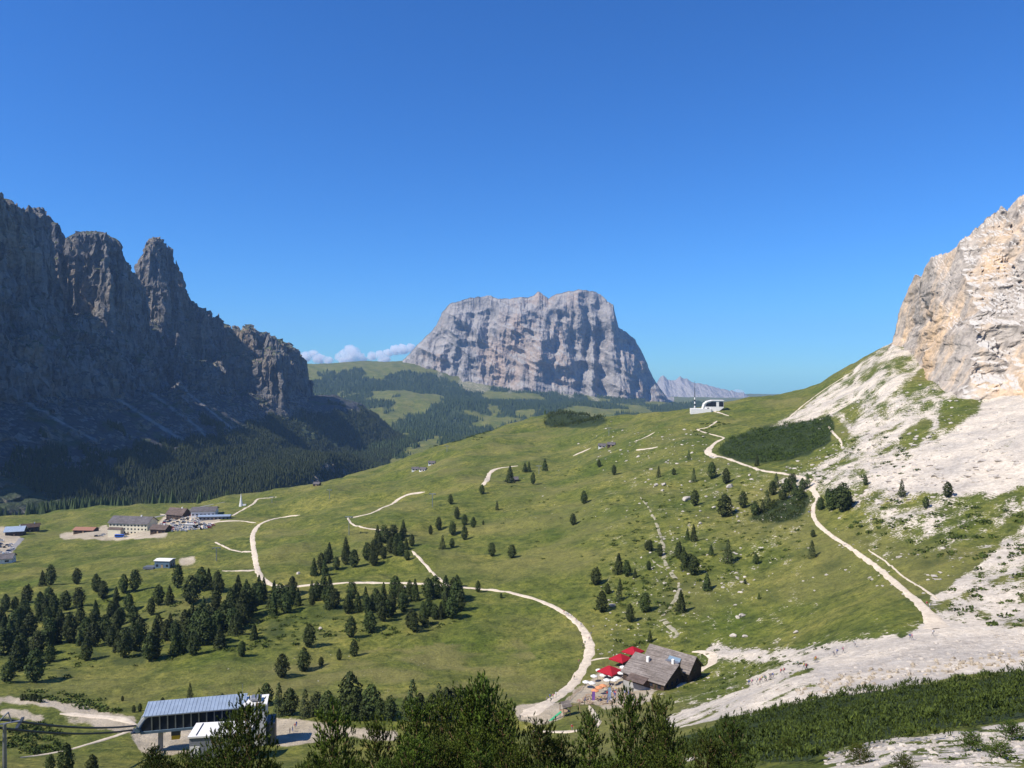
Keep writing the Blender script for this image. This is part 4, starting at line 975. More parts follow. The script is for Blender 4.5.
# ---- low bushes over the slopes
def bushes():
    g = np.random.default_rng(5); Cs, Ss = [], []
    def add(poly, n, r0, r1, ymin=150, flat_=.6):
        xs = [p[0] for p in poly]; ys = [p[1] for p in poly]; k = 0
        while k < n:
            x, y = g.uniform(min(xs), max(xs)), g.uniform(min(ys), max(ys))
            if not inpoly(np.array([x]), np.array([y]), poly)[0]: continue
            p = ground(x, y, ymin, 1600); r = g.uniform(r0, r1); k += 1
            m = 26
            q = g.normal(size=(m, 3)); q /= np.linalg.norm(q, axis=1)[:, None]; q[:, 2] = np.abs(q[:, 2]) * flat_; q[:, 0] *= 1.4
            Cs.append(np.array(p) + q * r * g.random((m, 1)) ** .4); Ss.append(np.full(m, r * .38))
    add([(640,500),(700,470),(800,500),(812,560),(760,560),(700,600),(640,650),(600,640),(590,580)], 330, .5, 1.7)
    add([(820,500),(1024,500),(1024,560),(880,560)], 90, .6, 2.2)
    add([(940,590),(1024,540),(1024,630),(945,625)], 40, .5, 1.8)
    add([(840,440),(900,430),(930,470),(860,492),(800,480)], 45, .8, 2.2)
    add([(0,640),(60,600),(200,600),(300,620),(260,650),(140,665),(0,690)], 150, .6, 1.8, 250)
    add([(200,625),(300,615),(420,620),(470,620),(400,640),(300,645),(230,655)], 110, .5, 1.7, 250)
    add([(480,480),(640,440),(700,480),(640,560),(520,560)], 110, .4, 1.4)
    add([(660,650),(800,640),(860,630),(740,690),(700,700),(660,690)], 60, .3, .9)
    add([(30,690),(60,693),(105,700),(125,712),(100,712),(50,704),(20,700)], 40, .8, 1.8, 180)
    add([(0,745),(20,725),(45,722),(66,735),(60,752),(20,758)], 110, .6, 1.6, 100)
    add([(430,445),(470,425),(500,420),(480,440)], 60, 1., 3., 400)
    add([(690,425),(740,418),(700,440)], 30, 1., 2.4, 400)
    add([(790,760),(870,735),(1024,722),(1024,765)], 45, .12, .45, 30)
    add([(680,690),(740,665),(830,640),(830,660),(720,700)], 45, .3, .9, 100)
    C, S = np.concatenate(Cs), np.concatenate(Ss)
    me = leaves_mesh('low_bushes', C, S, 6, M_MUGO)
    tag(link(bpy.data.objects.new('undergrowth', me)), 'low dark juniper and dwarf pine bushes dotted over the slopes', 'undergrowth', kind='stuff')
bushes()

# ---- woods far off, read as masses
def far_forest(name, X, Y, Z, h, seed, lab):
    g = np.random.default_rng(seed); n = len(X)
    h = h * g.uniform(.65, 1.25, n); r = h * .24
    V = np.zeros((n, 6, 3)); base = np.stack([X, Y, Z], -1)
    V[:, 5] = base + np.stack([r * 0, r * 0, h], -1)
    off = g.random(n) * 6.28
    for k in range(5):
        a = off + k * math.tau / 5
        V[:, k] = base + np.stack([r * np.cos(a), r * np.sin(a), -h * .05 + h * 0], -1)
    F3 = np.array([[k, (k + 1) % 5, 5] for k in range(5)])[None] + (np.arange(n) * 6)[:, None, None]
    obj_np(name, V.reshape(-1, 3), F3.reshape(-1, 3), M_FAR, smooth=False, kind='stuff', label=lab, cat='forest')
g_ = np.random.default_rng(9)
m_ = (forest > .5) & (scree < .3) & (YG > 1500) & (YG < 6800) & (PXG > 180) & (PXG < 760)
iy, ix = np.nonzero(m_)
cell = (GY[iy] ** 2); pr_ = cell / cell.sum(); sel = g_.choice(len(iy), 42000, p=pr_)
X = XG[iy[sel], ix[sel]] + g_.normal(0, 8, len(sel)); Y = YG[iy[sel], ix[sel]] + g_.normal(0, 14, len(sel))
far_forest('forest', X, Y, zat(X, Y), np.where(Y > 3000, 24, 17), 1, 'blue green conifer forest covering the far valley before the table mountain')
n = 52000; X = g_.uniform(-1050, -430, n); Y = g_.uniform(1350, 3600, n)
Z = np.maximum(zmassif(X, Y), zat(X, Y)); zm = zmassif(X, Y)
dens = fbm(X / 110, Y / 110, octv=3) + 1.1 * sstep(-140, -215, Z) - .45
k = (dens > 0) & (Z < -120)
far_forest('forest', X[k], Y[k], Z[k], 13, 2, 'dark conifer forest on the apron beneath the shaded cliffs')
print('forest', k.sum())
# conifers in the dip behind the pass
tx_ = [(x, 505 + (x - 20) * .0) for x in range(0)]
n = 330; px_ = np.concatenate([g_.normal(55, 14, 110), g_.normal(95, 25, 150), g_.uniform(-20, 230, 70)])
Yv = g_.uniform(1060, 1180, n); X = (px_ - CX) / F * Yv
far_forest('forest', X, Yv, zat(X, Yv), 17, 3, 'belt of conifers in the dip just behind the pass road')
# ================================================================== built things
class MB:
    def __init__(s): s.bm = bmesh.new()
    def box(s, x0, x1, y0, y1, z0, z1):
        v = [s.bm.verts.new(p) for p in ((x0,y0,z0),(x1,y0,z0),(x1,y1,z0),(x0,y1,z0),(x0,y0,z1),(x1,y0,z1),(x1,y1,z1),(x0,y1,z1))]
        for f in ((0,3,2,1),(4,5,6,7),(0,1,5,4),(1,2,6,5),(2,3,7,6),(3,0,4,7)): s.bm.faces.new([v[i] for i in f])
        return s
    def poly(s, pts, ext):
        """prism: closed outline pts swept by vector ext"""
        e = Vector(ext); a = [s.bm.verts.new(p) for p in pts]; b = [s.bm.verts.new(Vector(p) + e) for p in pts]; n = len(a)
        s.bm.faces.new(a[::-1]); s.bm.faces.new(b)
        for i in range(n): s.bm.faces.new((a[i], a[(i + 1) % n], b[(i + 1) % n], b[i]))
        return s
    def rod(s, a, b, r0, r1=None, n=8):
        r1 = r0 if r1 is None else r1; a, b = Vector(a), Vector(b); q = (b - a).to_track_quat('Z', 'Y')
        ra = [s.bm.verts.new(a + q @ Vector((r0 * math.cos(i * math.tau / n), r0 * math.sin(i * math.tau / n), 0))) for i in range(n)]
        rb = [s.bm.verts.new(b + q @ Vector((r1 * math.cos(i * math.tau / n), r1 * math.sin(i * math.tau / n), 0))) for i in range(n)]
        s.bm.faces.new(ra[::-1]); s.bm.faces.new(rb)
        for i in range(n): s.bm.faces.new((ra[i], ra[(i + 1) % n], rb[(i + 1) % n], rb[i]))
        return s
    def build(s, name, mat, parent=None, bevel=0.):
        bmesh.ops.recalc_face_normals(s.bm, faces=s.bm.faces[:])
        if bevel: bmesh.ops.bevel(s.bm, geom=s.bm.edges[:], offset=bevel, segments=1, affect='EDGES')
        me = bpy.data.meshes.new(name); s.bm.to_mesh(me); s.bm.free(); me.materials.append(mat)
        o = link(bpy.data.objects.new(name, me)); o.parent = parent; return o
def empty(name, loc, rz, label, cat, group=None):
    o = link(bpy.data.objects.new(name, None)); o.location = loc; o.rotation_euler = (0, 0, rz); o.empty_display_size = .2
    return tag(o, label, cat, group)
def kids(o): return [c for c in scene.objects if c.parent == o]
def copy_tree(o, ch, loc, rz, label=None):
    c = o.copy(); COL.objects.link(c); c.location = loc; c.rotation_euler = (0, 0, rz)
    if label: c['label'] = label
    for k in ch:
        d = k.copy(); COL.objects.link(d); d.parent = c
    return c
def boards(name, a, b, per=.25, axis=0, rough=.85):
    """weathered boards or shingles: rows across the slope plus grain"""
    m, nt, bs = newmat(name); tc = N(nt, 'ShaderNodeTexCoord'); ob = tc.outputs['Object']
    st = [.15, .15, .15]; st[axis] = 1 / per
    rows = noise(nt, 1., 2, .6, ob, tuple(st)); gr = noise(nt, 1.2, 5, .7, ob); big = noise(nt, .25, 3, .6, ob)
    c = ramp(nt, rows, [(.3, a), (.7, b)])
    c = mixc(nt, .8, c, ramp(nt, gr, [(.3, (.6, .6, .6)), (.7, (1.3, 1.3, 1.3))]), 'MULTIPLY')
    c = mixc(nt, .6, c, ramp(nt, big, [(.35, (.7, .66, .62)), (.65, (1.2, 1.2, 1.2))]), 'MULTIPLY')
    nt.links.new(c, bs.inputs['Base Color']); bs.inputs['Roughness'].default_value = rough
    bump(nt, bs, rows, .6, .05); return m
M_SHINGLE = boards('weathered_shingles', (.10, .085, .075), (.30, .26, .23), .22, 1)
M_LOG = boards('dark_timber', (.045, .030, .022), (.10, .07, .05), .25, 2)
M_GREYROOF = boards('grey_roof_tiles', (.085, .078, .08), (.17, .155, .155), .3, 1)
M_BROWNROOF = boards('brown_roof_tiles', (.09, .065, .055), (.17, .13, .11), .3, 1)
M_TINROOF = flat('pale_metal_roof', (.33, .40, .48), .45, .3, .12, .6)
M_WHITE = flat('white_render', (.74, .72, .68), .8, 0, .06, .4)
M_CREAM = flat('cream_render', (.66, .60, .44), .85, 0, .08, .4)
M_GLASS = flat('dark_glass', (.018, .022, .032), .15, 0, .3, .5)
M_METAL = flat('grey_metal', (.30, .31, .33), .45, .6, .15, .8)
M_DKMETAL = flat('dark_metal', (.07, .08, .09), .5, .5, .2, 1.)
M_BLUEG = flat('blue_grey_panel', (.13, .19, .25), .5, .2, .12, .8)
M_CONC = flat('concrete', (.34, .33, .31), .9, 0, .15, .7)
M_RED = flat('red_canvas', (.33, .010, .022), .8, 0, .12, 2.)
M_CANVAS = flat('white_canvas', (.72, .70, .66), .85, 0, .08, 2.)
M_ORANGE = flat('orange_canvas', (.62, .26, .12), .85, 0, .1, 2.)
M_YEL = flat('yellow_paint', (.62, .42, .02), .5, 0, .08, 2.)
M_GREEN = flat('green_plastic', (.05, .30, .14), .4, 0, .08, 2.)
M_WOOD = flat('planks', (.34, .24, .15), .8, 0, .2, 3.)
M_STONE = gravel_mat('limestone', (.34, .30, .25), (.58, .52, .44))
M_STONEB = gravel_mat('tan_limestone', (.20, .165, .12), (.50, .42, .31))

def gable(root, x0, x1, y0, y1, z0, eave, ridge, wall, roof, over=.5, yr=None, thick=.22, gable_mat=None):
    """walls and a saddle roof with the ridge along x"""
    ym = (y0 + y1) / 2 if yr is None else yr
    MB().poly([(x0, y0, z0), (x0, y1, z0), (x0, y1, eave), (x0, ym, ridge - .05), (x0, y0, eave)], (x1 - x0, 0, 0)).build('wall', wall, root)
    m = MB()
    for ya, yb in ((y0, ym), (y1, ym)):
        d = Vector((0, yb - ya, ridge - eave)); l = d.length; d /= l
        a = Vector((x0 - over, ya, eave + .02)) - d * over; b = Vector((x0 - over, yb, ridge + .02))
        m.poly([a, b, b + Vector((0, 0, thick)), a + Vector((0, 0, thick))], (x1 - x0 + 2 * over, 0, 0))
    return m.build('roof', roof, root)
def window(root, x, y, z, w_, h_, face='y', d=.06, mat=None):
    o = MB()
    if face == 'y': o.box(x - w_ / 2, x + w_ / 2, y - d, y + .05, z, z + h_)
    else: o.box(x - .05, x + d, y - w_ / 2, y + w_ / 2, z, z + h_)
    return o.build('window', mat or M_GLASS, root)

# ---- the shingled mountain hut
HX, HYY, HZ = 49.3, 273., -103.
hang = math.atan2(-.68, .73)
hut = empty('mountain_hut', (HX, HYY, HZ - .4), hang, 'weathered shingle roofed mountain hut beside red canopies above the gravel bend', 'hut')
gable(hut, 0, 17, -4.6, 4.2, -5, 3.4, 7.4, M_LOG, M_SHINGLE, .8)
gable(hut, -1.2, 14.8, -16, -4.9, -6, 2.2, 6.2, M_LOG, M_SHINGLE, .7, yr=-7.5)
# roof window strip and low porch
f = MB().box(8.2, 13.2, -4.9, -1.9, 5.15, 5.4); o = f.build('skylight', M_METAL, hut); o.rotation_euler = (0, 0, 0)
bm_ = MB().poly([(8.4, -4.55, 4.0), (8.4, -2.2, 6.15), (8.4, -2.2, 6.3), (8.4, -4.55, 4.15)], (4.6, 0, 0)).build('roof_panel', M_BLUEG, hut)
MB().box(4.2, 5.2, -10.2, -9.2, 4.0, 7.0).build('chimney', M_WHITE, hut, .06)
MB().box(12.8, 13.7, -8.2, -7.4, 5.4, 7.7).build('chimney', M_WHITE, hut, .06)
MB().box(-1.0, 14.6, -16.06, -15.98, -6, -.6).build('stone_plinth', M_CONC, hut)
for xx in (1, 4, 7, 10, 13): window(hut, xx, -16, .3, 1.1, 1.1)
for xx in (-14, -11, -8): 
    MB().box(-1.28, -1.16, xx - .5, xx + .5, .3, 1.4).build('window', M_GLASS, hut)
    MB().box(14.76, 14.88, xx - .5, xx + .5, .4, 1.5).build('window', M_GLASS, hut)
MB().box(-.08, .02, -2.2, -1., -.2, 2.1).build('door', M_WOOD, hut)
MB().box(16.96, 17.08, -1, .2, 2.6, 3.9).build('window', M_GLASS, hut)
MB().poly([(2, -19.2, 1.35), (2, -15.9, 2.5), (2, -15.9, 2.62), (2, -19.2, 1.47)], (7, 0, 0)).build('awning', M_BROWNROOF, hut)

def on_ground(px, py, ymin=150): return ground(px, py, ymin)
# ---- red canopies
def canopy(px, py, w_, label, rz):
    g = on_ground(px, py + 9)
    r = empty('canopy', g + Vector((0, 0, .1)), rz, label, 'canopy', 'red canopies of the hut terrace')
    m = MB(); h0, h1 = 2.6, 4.4; q = w_ / 2
    b = m.bm; vs = [b.verts.new((sx * q, sy * q, h0)) for sx, sy in ((-1,-1),(1,-1),(1,1),(-1,1))]; vm = [b.verts.new((sx * q * .45, sy * q * .45, h0 + 1.05)) for sx, sy in ((-1,-1),(1,-1),(1,1),(-1,1))]; t = b.verts.new((0, 0, h1))
    lo = [b.verts.new((sx * q, sy * q, h0 - .35)) for sx, sy in ((-1,-1),(1,-1),(1,1),(-1,1))]
    for i in range(4):
        j = (i + 1) % 4; b.faces.new((vs[i], vs[j], vm[j], vm[i])); b.faces.new((vm[i], vm[j], t)); b.faces.new((lo[i], lo[j], vs[j], vs[i]))
    m.build('cover', M_RED, r)
    for sx in (-1, 1):
        for sy in (-1, 1): MB().rod((sx * q * .94, sy * q * .94, -.3), (sx * q * .94, sy * q * .94, h0), .06).build('leg', M_METAL, r)
canopy(633, 649, 6.4, 'red canopy right behind the hut gable, farthest of the three', hang)
canopy(620.5, 656.5, 6.4, 'middle red canopy of the three beside the hut', hang)
canopy(610, 669, 6.8, 'nearest red canopy, set above the crowded terrace tables', hang)
# ---- small parasols
def parasol_proto(mat, name='parasol'):
    r = empty(name, (0, 0, 0), 0, 'x', 'parasol')
    m = MB(); b = m.bm; n = 8; t = b.verts.new((0, 0, 2.75)); ring = [b.verts.new((1.3 * math.cos(i * math.tau / n), 1.3 * math.sin(i * math.tau / n), 2.2)) for i in range(n)]; lo = [b.verts.new((1.3 * math.cos(i * math.tau / n), 1.3 * math.sin(i * math.tau / n), 2.02)) for i in range(n)]
    for i in range(n): b.faces.new((ring[i], ring[(i + 1) % n], t)); b.faces.new((lo[i], lo[(i + 1) % n], ring[(i + 1) % n], ring[i]))
    m.build('cover', mat, r); MB().rod((0, 0, -.2), (0, 0, 2.7), .04, n=6).build('pole', M_METAL, r); MB().rod((0, 0, -.1), (0, 0, .1), .3, .25).build('base', M_CONC, r)
    return r
def spread(proto, spots, label, group, ymin=150, rz=None, dz=0.):
    bpy.context.view_layer.update()
    ch = kids(proto); outs = []
    for i, (px, py) in enumerate(spots):
        g = on_ground(px, py, ymin) + Vector((0, 0, dz)); a = random.random() * 6.28 if rz is None else rz
        lab = label[i] if isinstance(label, list) else label
        if i == 0: o = proto; o.location = g; o.rotation_euler = (0, 0, a); o['label'] = lab
        else: o = copy_tree(proto, ch, g, a, lab)
        if group and not isinstance(label, list): o['group'] = group
        outs.append(o)
        if i == 0 and group and not isinstance(label, list): pass
    return outs
spread(parasol_proto(M_CANVAS), [(603,681),(606,679),(611,681),(594,682),(599,676),(621,679),(617,684),(592,689),(586,688),(623,673),(614,686),(607,686)], 'small white parasol among the crowded tables below the red canopies', 'white parasols of the hut terrace')
spread(parasol_proto(M_ORANGE), [(599,694),(603,692),(595,697)], ['orange parasol at the left of the terrace, between white ones','right hand orange parasol, nearest the red canopies','lowest orange parasol at the terrace edge'], 'x')
# ---- tables with benches
def table_proto():
    r = empty('picnic_table', (0, 0, 0), 0, 'x', 'table')
    MB().box(-1.1, 1.1, -.4, .4, .70, .76).build('tabletop', M_WOOD, r)
    for s_ in (-1, 1): MB().box(-1.1, 1.1, s_ * .75 - .14, s_ * .75 + .14, .42, .46).build('bench', M_WOOD, r)
    for s_ in (-1, 1):
        MB().box(s_ * .85 - .05, s_ * .85 + .05, -.75, .75, .34, .41).build('crossbar', M_WOOD, r)
        for t_ in (-1, 1): MB().poly([(s_ * .85 - .04, t_ * .75, -.15), (s_ * .85 - .04, t_ * .62, -.15), (s_ * .85 - .04, t_ * .2, .70), (s_ * .85 - .04, t_ * .32, .70)], (.08, 0, 0)).build('leg', M_WOOD, r)
    return r
tsp = [(589,697),(593,699),(598,700),(603,699),(608,698),(613,697),(585,700),(580,703),(590,704),(604,704),(612,703),(618,700),(624,697),(630,695),(619,691),(611,691),(600,688),(608,688),(634,700),(628,702)]
spread(table_proto(), tsp, 'wooden picnic table with benches on the gravel terrace of the hut', 'picnic tables of the hut terrace', dz=.1)
# ---- banners
def banner(px, py, h_, mat, lab):
    g = on_ground(px, py); r = empty('banner', g, R(10), lab, 'banner')
    MB().rod((0, 0, -.3), (0, 0, h_), .04, n=6).build('pole', M_METAL, r)
    MB().box(.04, .95, -.02, .02, .5, h_ - .1).build('cloth', mat, r)
banner(608, 702, 4.6, flat('pale_blue_cloth', (.38, .52, .72), .8), 'tall pale blue upright banner on the hut terrace')
banner(592, 702, 3.4, flat('violet_cloth', (.30, .14, .50), .8), 'narrow violet banner left of the pale blue one')
# ---- terrace fence
def fence(pts, label, h_=1.1, step=2.2, name='fence', ymin=150):
    P = [on_ground(a, b, ymin) for a, b in pts]; P = resample(P, step)
    r = empty(name, P[0], 0, label, 'fence'); o0 = P[0]
    for p in P: 
        q = Vector((p.x, p.y, float(zat(p.x, p.y)))) - o0; MB().box(q.x - .06, q.x + .06, q.y - .06, q.y + .06, q.z - .3, q.z + h_).build('post', M_WOOD, r)
    m = MB()
    for a, b in zip(P[:-1], P[1:]):
        a2 = Vector((a.x, a.y, float(zat(a.x, a.y)))) - o0; b2 = Vector((b.x, b.y, float(zat(b.x, b.y)))) - o0
        for z in (.5, .98): m.rod(a2 + Vector((0, 0, z)), b2 + Vector((0, 0, z)), .05, n=5)
    m.build('rail', M_WOOD, r)
fence([(567,703),(574,696),(582,688),(589,682)], 'dark wooden rail fence along the road side of the hut terrace')
fence([(572,707),(590,705),(610,706),(630,706),(646,702)], 'wooden rail fence along the lower edge of the hut terrace')
# ---- playground
g = on_ground(565, 716)
pg = empty('playground_tower', g, R(25), 'wooden play tower with a green slide below the hut terrace', 'play tower')
for sx in (-1, 1):
    for sy in (-1, 1): MB().box(sx * 1.1 - .09, sx * 1.1 + .09, sy * 1.1 - .09, sy * 1.1 + .09, -.6, 3.2).build('post', M_WOOD, pg)
MB().box(-1.3, 1.3, -1.3, 1.3, 1.5, 1.62).build('platform', M_WOOD, pg)
MB().poly([(-1.5, -1.6, 3.1), (-1.5, 0, 4.4), (-1.5, 1.6, 3.1), (-1.5, 1.6, 3.25), (-1.5, 0, 4.55), (-1.5, -1.6, 3.25)], (3., 0, 0)).build('roof', M_SHINGLE, pg)
MB().poly([(-1.3, -.4, 1.6), (-5.6, -.4, -.7), (-5.6, -.4, -.85), (-1.3, -.4, 1.45)], (0, .8, 0)).build('slide', M_GREEN, pg)
MB().rod((1.2, -.9, 3), (4.4, -.9, 3), .08).rod((4.4, -1.9, -.8), (4.4, -.9, 3), .08).rod((4.4, .1, -.8), (4.4, -.9, 3), .08).build('swing_frame', M_WOOD, pg)

# ---- the big lift station
A = Vector((-103.6, 217, -106.)); ang = R(12.5)
st = empty('lift_station', A, ang, 'long glazed chairlift station with pale blue metal roof at the lower left', 'lift station')
L = 27.5
yf, yb = -2.6, 2.6
body = [(.8, yf, 6.3), (L, yf, 6.3), (L, yf, 10.6), (2.6, yf, 10.6), (1.2, yf, 9.3), (.4, yf, 7.6)]
MB().poly(body, (0, yb - yf, 0)).build('glazing', M_GLASS, st, .08)
MB().poly([(1.6, yf - .55, 10.45), (L + .3, yf - .55, 10.45), (L + .3, yf - .55, 10.62), (1.6, yf - .55, 10.62)], (0, .5, 0)).build('eave', M_METAL, st)
m = MB(); m.poly([(0.9, yf - .5, 10.64), (0.9, yb + .5, 12.2), (.9, yb + .5, 12.35), (.9, yf - .5, 10.79)], (L - .6, 0, 0)); m.build('roof', M_TINROOF, st)
m = MB()
for k in range(27): 
    x = 1.2 + k * 1.0; m.poly([(x, yf - .5, 10.80), (x, yb + .5, 12.36), (x, yb + .5, 12.44), (x, yf - .5, 10.88)], (.07, 0, 0))
m.build('roof_seams', M_TINROOF, st)
for k in range(12):
    x = 3.0 + k * 2.05; MB().poly([(x, yf - .1, 6.5), (x, yf - .42, 10.5), (x, yf - .2, 10.5), (x, yf + .05, 6.5)], (.30, 0, 0)).build('mullion', M_METAL, st)
MB().poly([(.2, yf - .2, 5.7), (L, yf - .2, 5.7), (L, yf - .2, 6.45), (.1, yf - .2, 6.45)], (0, yb - yf + .4, 0)).build('floor_beam', M_BLUEG, st, .04)
m = MB(); prev = None
arc = [(.1, 6.4), (-.7, 6.6), (-1.1, 7.3), (-.8, 8.3), (.2, 9.6), (1.4, 10.7), (1.9, 10.6), (.8, 9.2), (-.1, 8.0), (-.2, 7.2)]
m.poly([(x, yf - .3, z) for x, z in arc], (0, .25, 0)).build('nose_arch', M_CANVAS, st); MB().poly([(x, yb + .05, z) for x, z in arc], (0, .25, 0)).build('nose_arch', M_CANVAS, st)
MB().rod((-.5, yf - .35, 7.0), (-.5, yb + .35, 7.0), .75, n=16).build('nose_drum', M_BLUEG, st)
MB().box(-2.6, .2, -1.6, 1.6, 5.55, 5.75).build('loading_ledge', M_DKMETAL, st)
MB().box(4.4, 5.5, -1.1, .2, -1.5, 5.7).build('pillar', M_CONC, st, .06); MB().box(16.5, 17.6, -1.1, .2, -1.5, 5.7).build('pillar', M_CONC, st, .06)
MB().box(L - .1, L + 6.0, -3.2, 3.4, -2, 11.).build('end_block', M_WHITE, st, .05)
MB().poly([(L + 6.0, -3.0, -2), (L + 6.0, 3.2, -2), (L + 6.0, 3.2, 5.5), (L + 6.0, -3.0, 5.5)], (2.4, 0, 0)).build('end_wall_shade', M_DKMETAL, st)  # dark block: end wall with its shade and ground shadow put into the colour
MB().box(L - .3, L + 6.3, -3.5, 3.7, 11., 11.3).build('end_roof', M_WHITE, st)
MB().box(L + 1.5, L + 4.5, -1.5, 1.5, 11.5, 12.5).build('roof_drum', M_METAL, st, .3)
MB().rod((L - 1., 2.2, 12.0), (L - 1., 2.2, 15.5), .05).build('mast', M_METAL, st)
# annex in front
an = empty('lift_annex', (-84.4, 202.6, -107.), R(7), 'low annex with flat white roof in front of the lift station', 'building')
MB().box(0, 15.0, 0, 7.6, -3, 11.3).build('wall', flat('slatted_grey_wall', (.20, .21, .23), .8, 0, .25, 3.), an)
MB().box(-.3, 15.3, -.3, 7.9, 11.3, 11.75).build('roof', M_WHITE, an)
MB().box(1.6, 1.75, .2, 7.2, 11.75, 11.95).build('roof_joint', M_DKMETAL, an)
MB().box(0.1, 2.6, -.12, -.01, 6.3, 9.0).build('window', M_WHITE, an)
MB().box(0.6, 1.0, -.17, -.12, 6.7, 8.4).box(.6, 1.9, -.17, -.12, 6.7, 7.1).box(1.5, 1.9, -.17, -.12, 7.3, 8.4).build('sign', M_DKMETAL, an)
# excavation wall under the station, yellow gondola
g = on_ground(171, 742)
yc = empty('maintenance_basket', Vector((A.x + 9.0, 218.2, -101.9)), ang, 'yellow maintenance basket hanging beneath the lift station', 'basket')
MB().box(-1.1, 1.1, -.7, .7, -1.3, -.1).build('tub', M_YEL, yc, .08); MB().box(-1.15, 1.15, -.75, .75, -.1, .9).build('cage', M_DKMETAL, yc)
MB().rod((0, 0, .9), (0, 0, 1.8), .06).build('hanger', M_METAL, yc)
# ---- lift pylon and line
PY = Vector((-98.2, 150., 0)); PY.z = float(zat(PY.x, PY.y))
py_ = empty('lift_pylon', PY, R(20), 'large grey lift pylon with cross arms in the bottom left corner', 'pylon')
top = (HY - 724) / F * 150 - PY.z
MB().rod((0, 0, -1), (0, 0, top), .42, .32, 12).build('shaft', M_METAL, py_)
MB().rod((-2.6, 0, top), (2.6, 0, top + .2), .16).rod((-1.6, 0, top), (.6, 0, top + 2.2), .12).rod((1.2, 0, top), (.6, 0, top + 2.2), .12).build('crossarm', M_METAL, py_)
for s_ in (-2.5, 2.5): MB().box(s_ - .25, s_ + .25, -2.6, 2.6, top - .5, top - .1).build('pulley_train', M_DKMETAL, py_)
head = PY + Vector((0, 0, top)); end = A + Matrix.Rotation(ang, 4, 'Z') @ Vector((-1.5, 0, 6.6))
lr = empty('lift_line', head, 0, 'pair of thick lift cables running from the corner pylon to the station', 'cable')
dv = end - head; back = Vector((-46, -26, 16.))
for s_ in (-1.6, 1.6):
    offv = Vector((0, 0, s_ * .12)) + Vector((.4 * s_, .7 * s_, 0))
    m = MB(); N_ = 14
    pts_ = [offv + dv * (k / N_) - Vector((0, 0, 1.1 * 4 * (k / N_) * (1 - k / N_))) for k in range(N_ + 1)]
    for a, b in zip(pts_[:-1], pts_[1:]): m.rod(a, b, .26, n=6)
    m.rod(offv, offv + back, .26, n=6)
    m.build('cable', M_DKMETAL, lr)
# ---- small pylons across the alp
def tpylon(px, py, hp, lab, rz=0.):
    g = on_ground(px, py); h_ = hp / F * g.y
    r = empty('lift_pylon', g, rz, lab, 'pylon')
    MB().rod((0, 0, -.5), (0, 0, h_), .34, .24).build('shaft', M_METAL, r)
    MB().box(-2.6, 2.6, -.25, .25, h_ - .1, h_ + .35).build('crossarm', M_METAL, r)
    for s_ in (-2.4, 2.4): MB().box(s_ - .3, s_ + .3, -1.6, 1.6, h_ - .45, h_ - .05).build('pulley_train', M_DKMETAL, r)
tpylon(216.5, 561, 13, 'lift pylon on the meadow left of the main gravel road', R(20))
tpylon(349, 535, 18, 'tall thin lift pylon beside the white upper path, right of the little pines', R(-10))
tpylon(432.5, 507, 13, 'lift pylon at the right end of the short white path', R(-10))
tpylon(539, 474, 8, 'lift pylon beside the pines of the upper alp', R(-10)); tpylon(329.5, 499, 9, 'distant lift pylon on the slope above the pass', R(-10))
tpylon(447, 452, 6, 'tiny lift pylon on the grassy shoulder', R(-10)); tpylon(609, 436, 8, 'tiny lift pylon beside the knoll', R(-10)); tpylon(272, 503, 6, 'tiny lift pylon next to the short pale path', R(-10))

# ---- the hotel at the pass
def house(px, py, rz, L_, D_, eave, ridge, wall, roof, lab, name='house', floors=2, n=5, over=1., hip=False, chim=True, ymin=300, base=4.):
    g = on_ground(px, py, ymin); r = empty(name, g, rz, lab, 'building')
    rf = gable(r, -L_ / 2, L_ / 2, 0, D_, -base, eave, ridge, wall, roof, over, thick=.35)
    for f_ in range(floors):
        z = .8 + f_ * (eave - .4) / floors
        for k in range(n):
            x = -L_ / 2 + (k + .5) * L_ / n; window(r, x, 0, z, L_ / n * .42, 1.5, d=.08)
    for k in range(2):
        o = MB().box(L_ / 2 - .03, L_ / 2 + .08, D_ * (.25 + .4 * k), D_ * (.25 + .4 * k) + 1.2, .8, 2.4).build('window', M_GLASS, r)
    if chim: MB().box(L_ * .2, L_ * .2 + 1.2, D_ * .5 - .6, D_ * .5 + .6, eave, ridge + 1.4).build('chimney', M_WHITE, r)
    MB().box(-.7, .7, -.1, -.02, -.2, 2.1).build('door', M_WOOD, r)
    return r
HT = house(128, 534, R(-9), 42, 17, 10.8, 16., M_CREAM, M_GREYROOF, 'large cream coloured hotel with grey roof at the pass', 'hotel', 3, 11, 1.2)
MB().poly([(-20.4, -3.5, 4.6), (-20.4, 0, 6.2), (-20.4, 0, 6.4), (-20.4, -3.5, 4.8)], (15, 0, 0)).build('porch_roof', M_BROWNROOF, HT)
MB().box(-20, -6, -3.2, -.1, -3, 4.5).build('porch', M_CREAM, HT)
house(157.5, 533.5, R(-9), 15, 11, 4., 7., M_LOG, M_BROWNROOF, 'low brown roofed house at the right end of the hotel', 'house', 1, 4)
house(174, 520, R(-20), 22, 14, 6., 12, M_LOG, M_BROWNROOF, 'dark timber guesthouse behind the car park', 'guesthouse', 2, 5)
house(83, 533, R(-4), 22, 11, 3.2, 5.2, M_LOG, flat('rusty_roof', (.30, .15, .10), .8), 'low shed with rusty red roof left of the hotel', 'shed', 1, 4, chim=False)
house(203, 516, R(10), 24, 18, 5., 8, M_WHITE, M_GREYROOF, 'pale roofed hall at the upper edge of the car park', 'hall', 1, 6, chim=False)
house(214, 520, R(6), 30, 8, 3.6, 4.4, flat('grey_boards', (.20, .20, .21), .8), M_TINROOF, 'long flat grey terminal building right of the car park', 'terminal', 1, 8, chim=False)
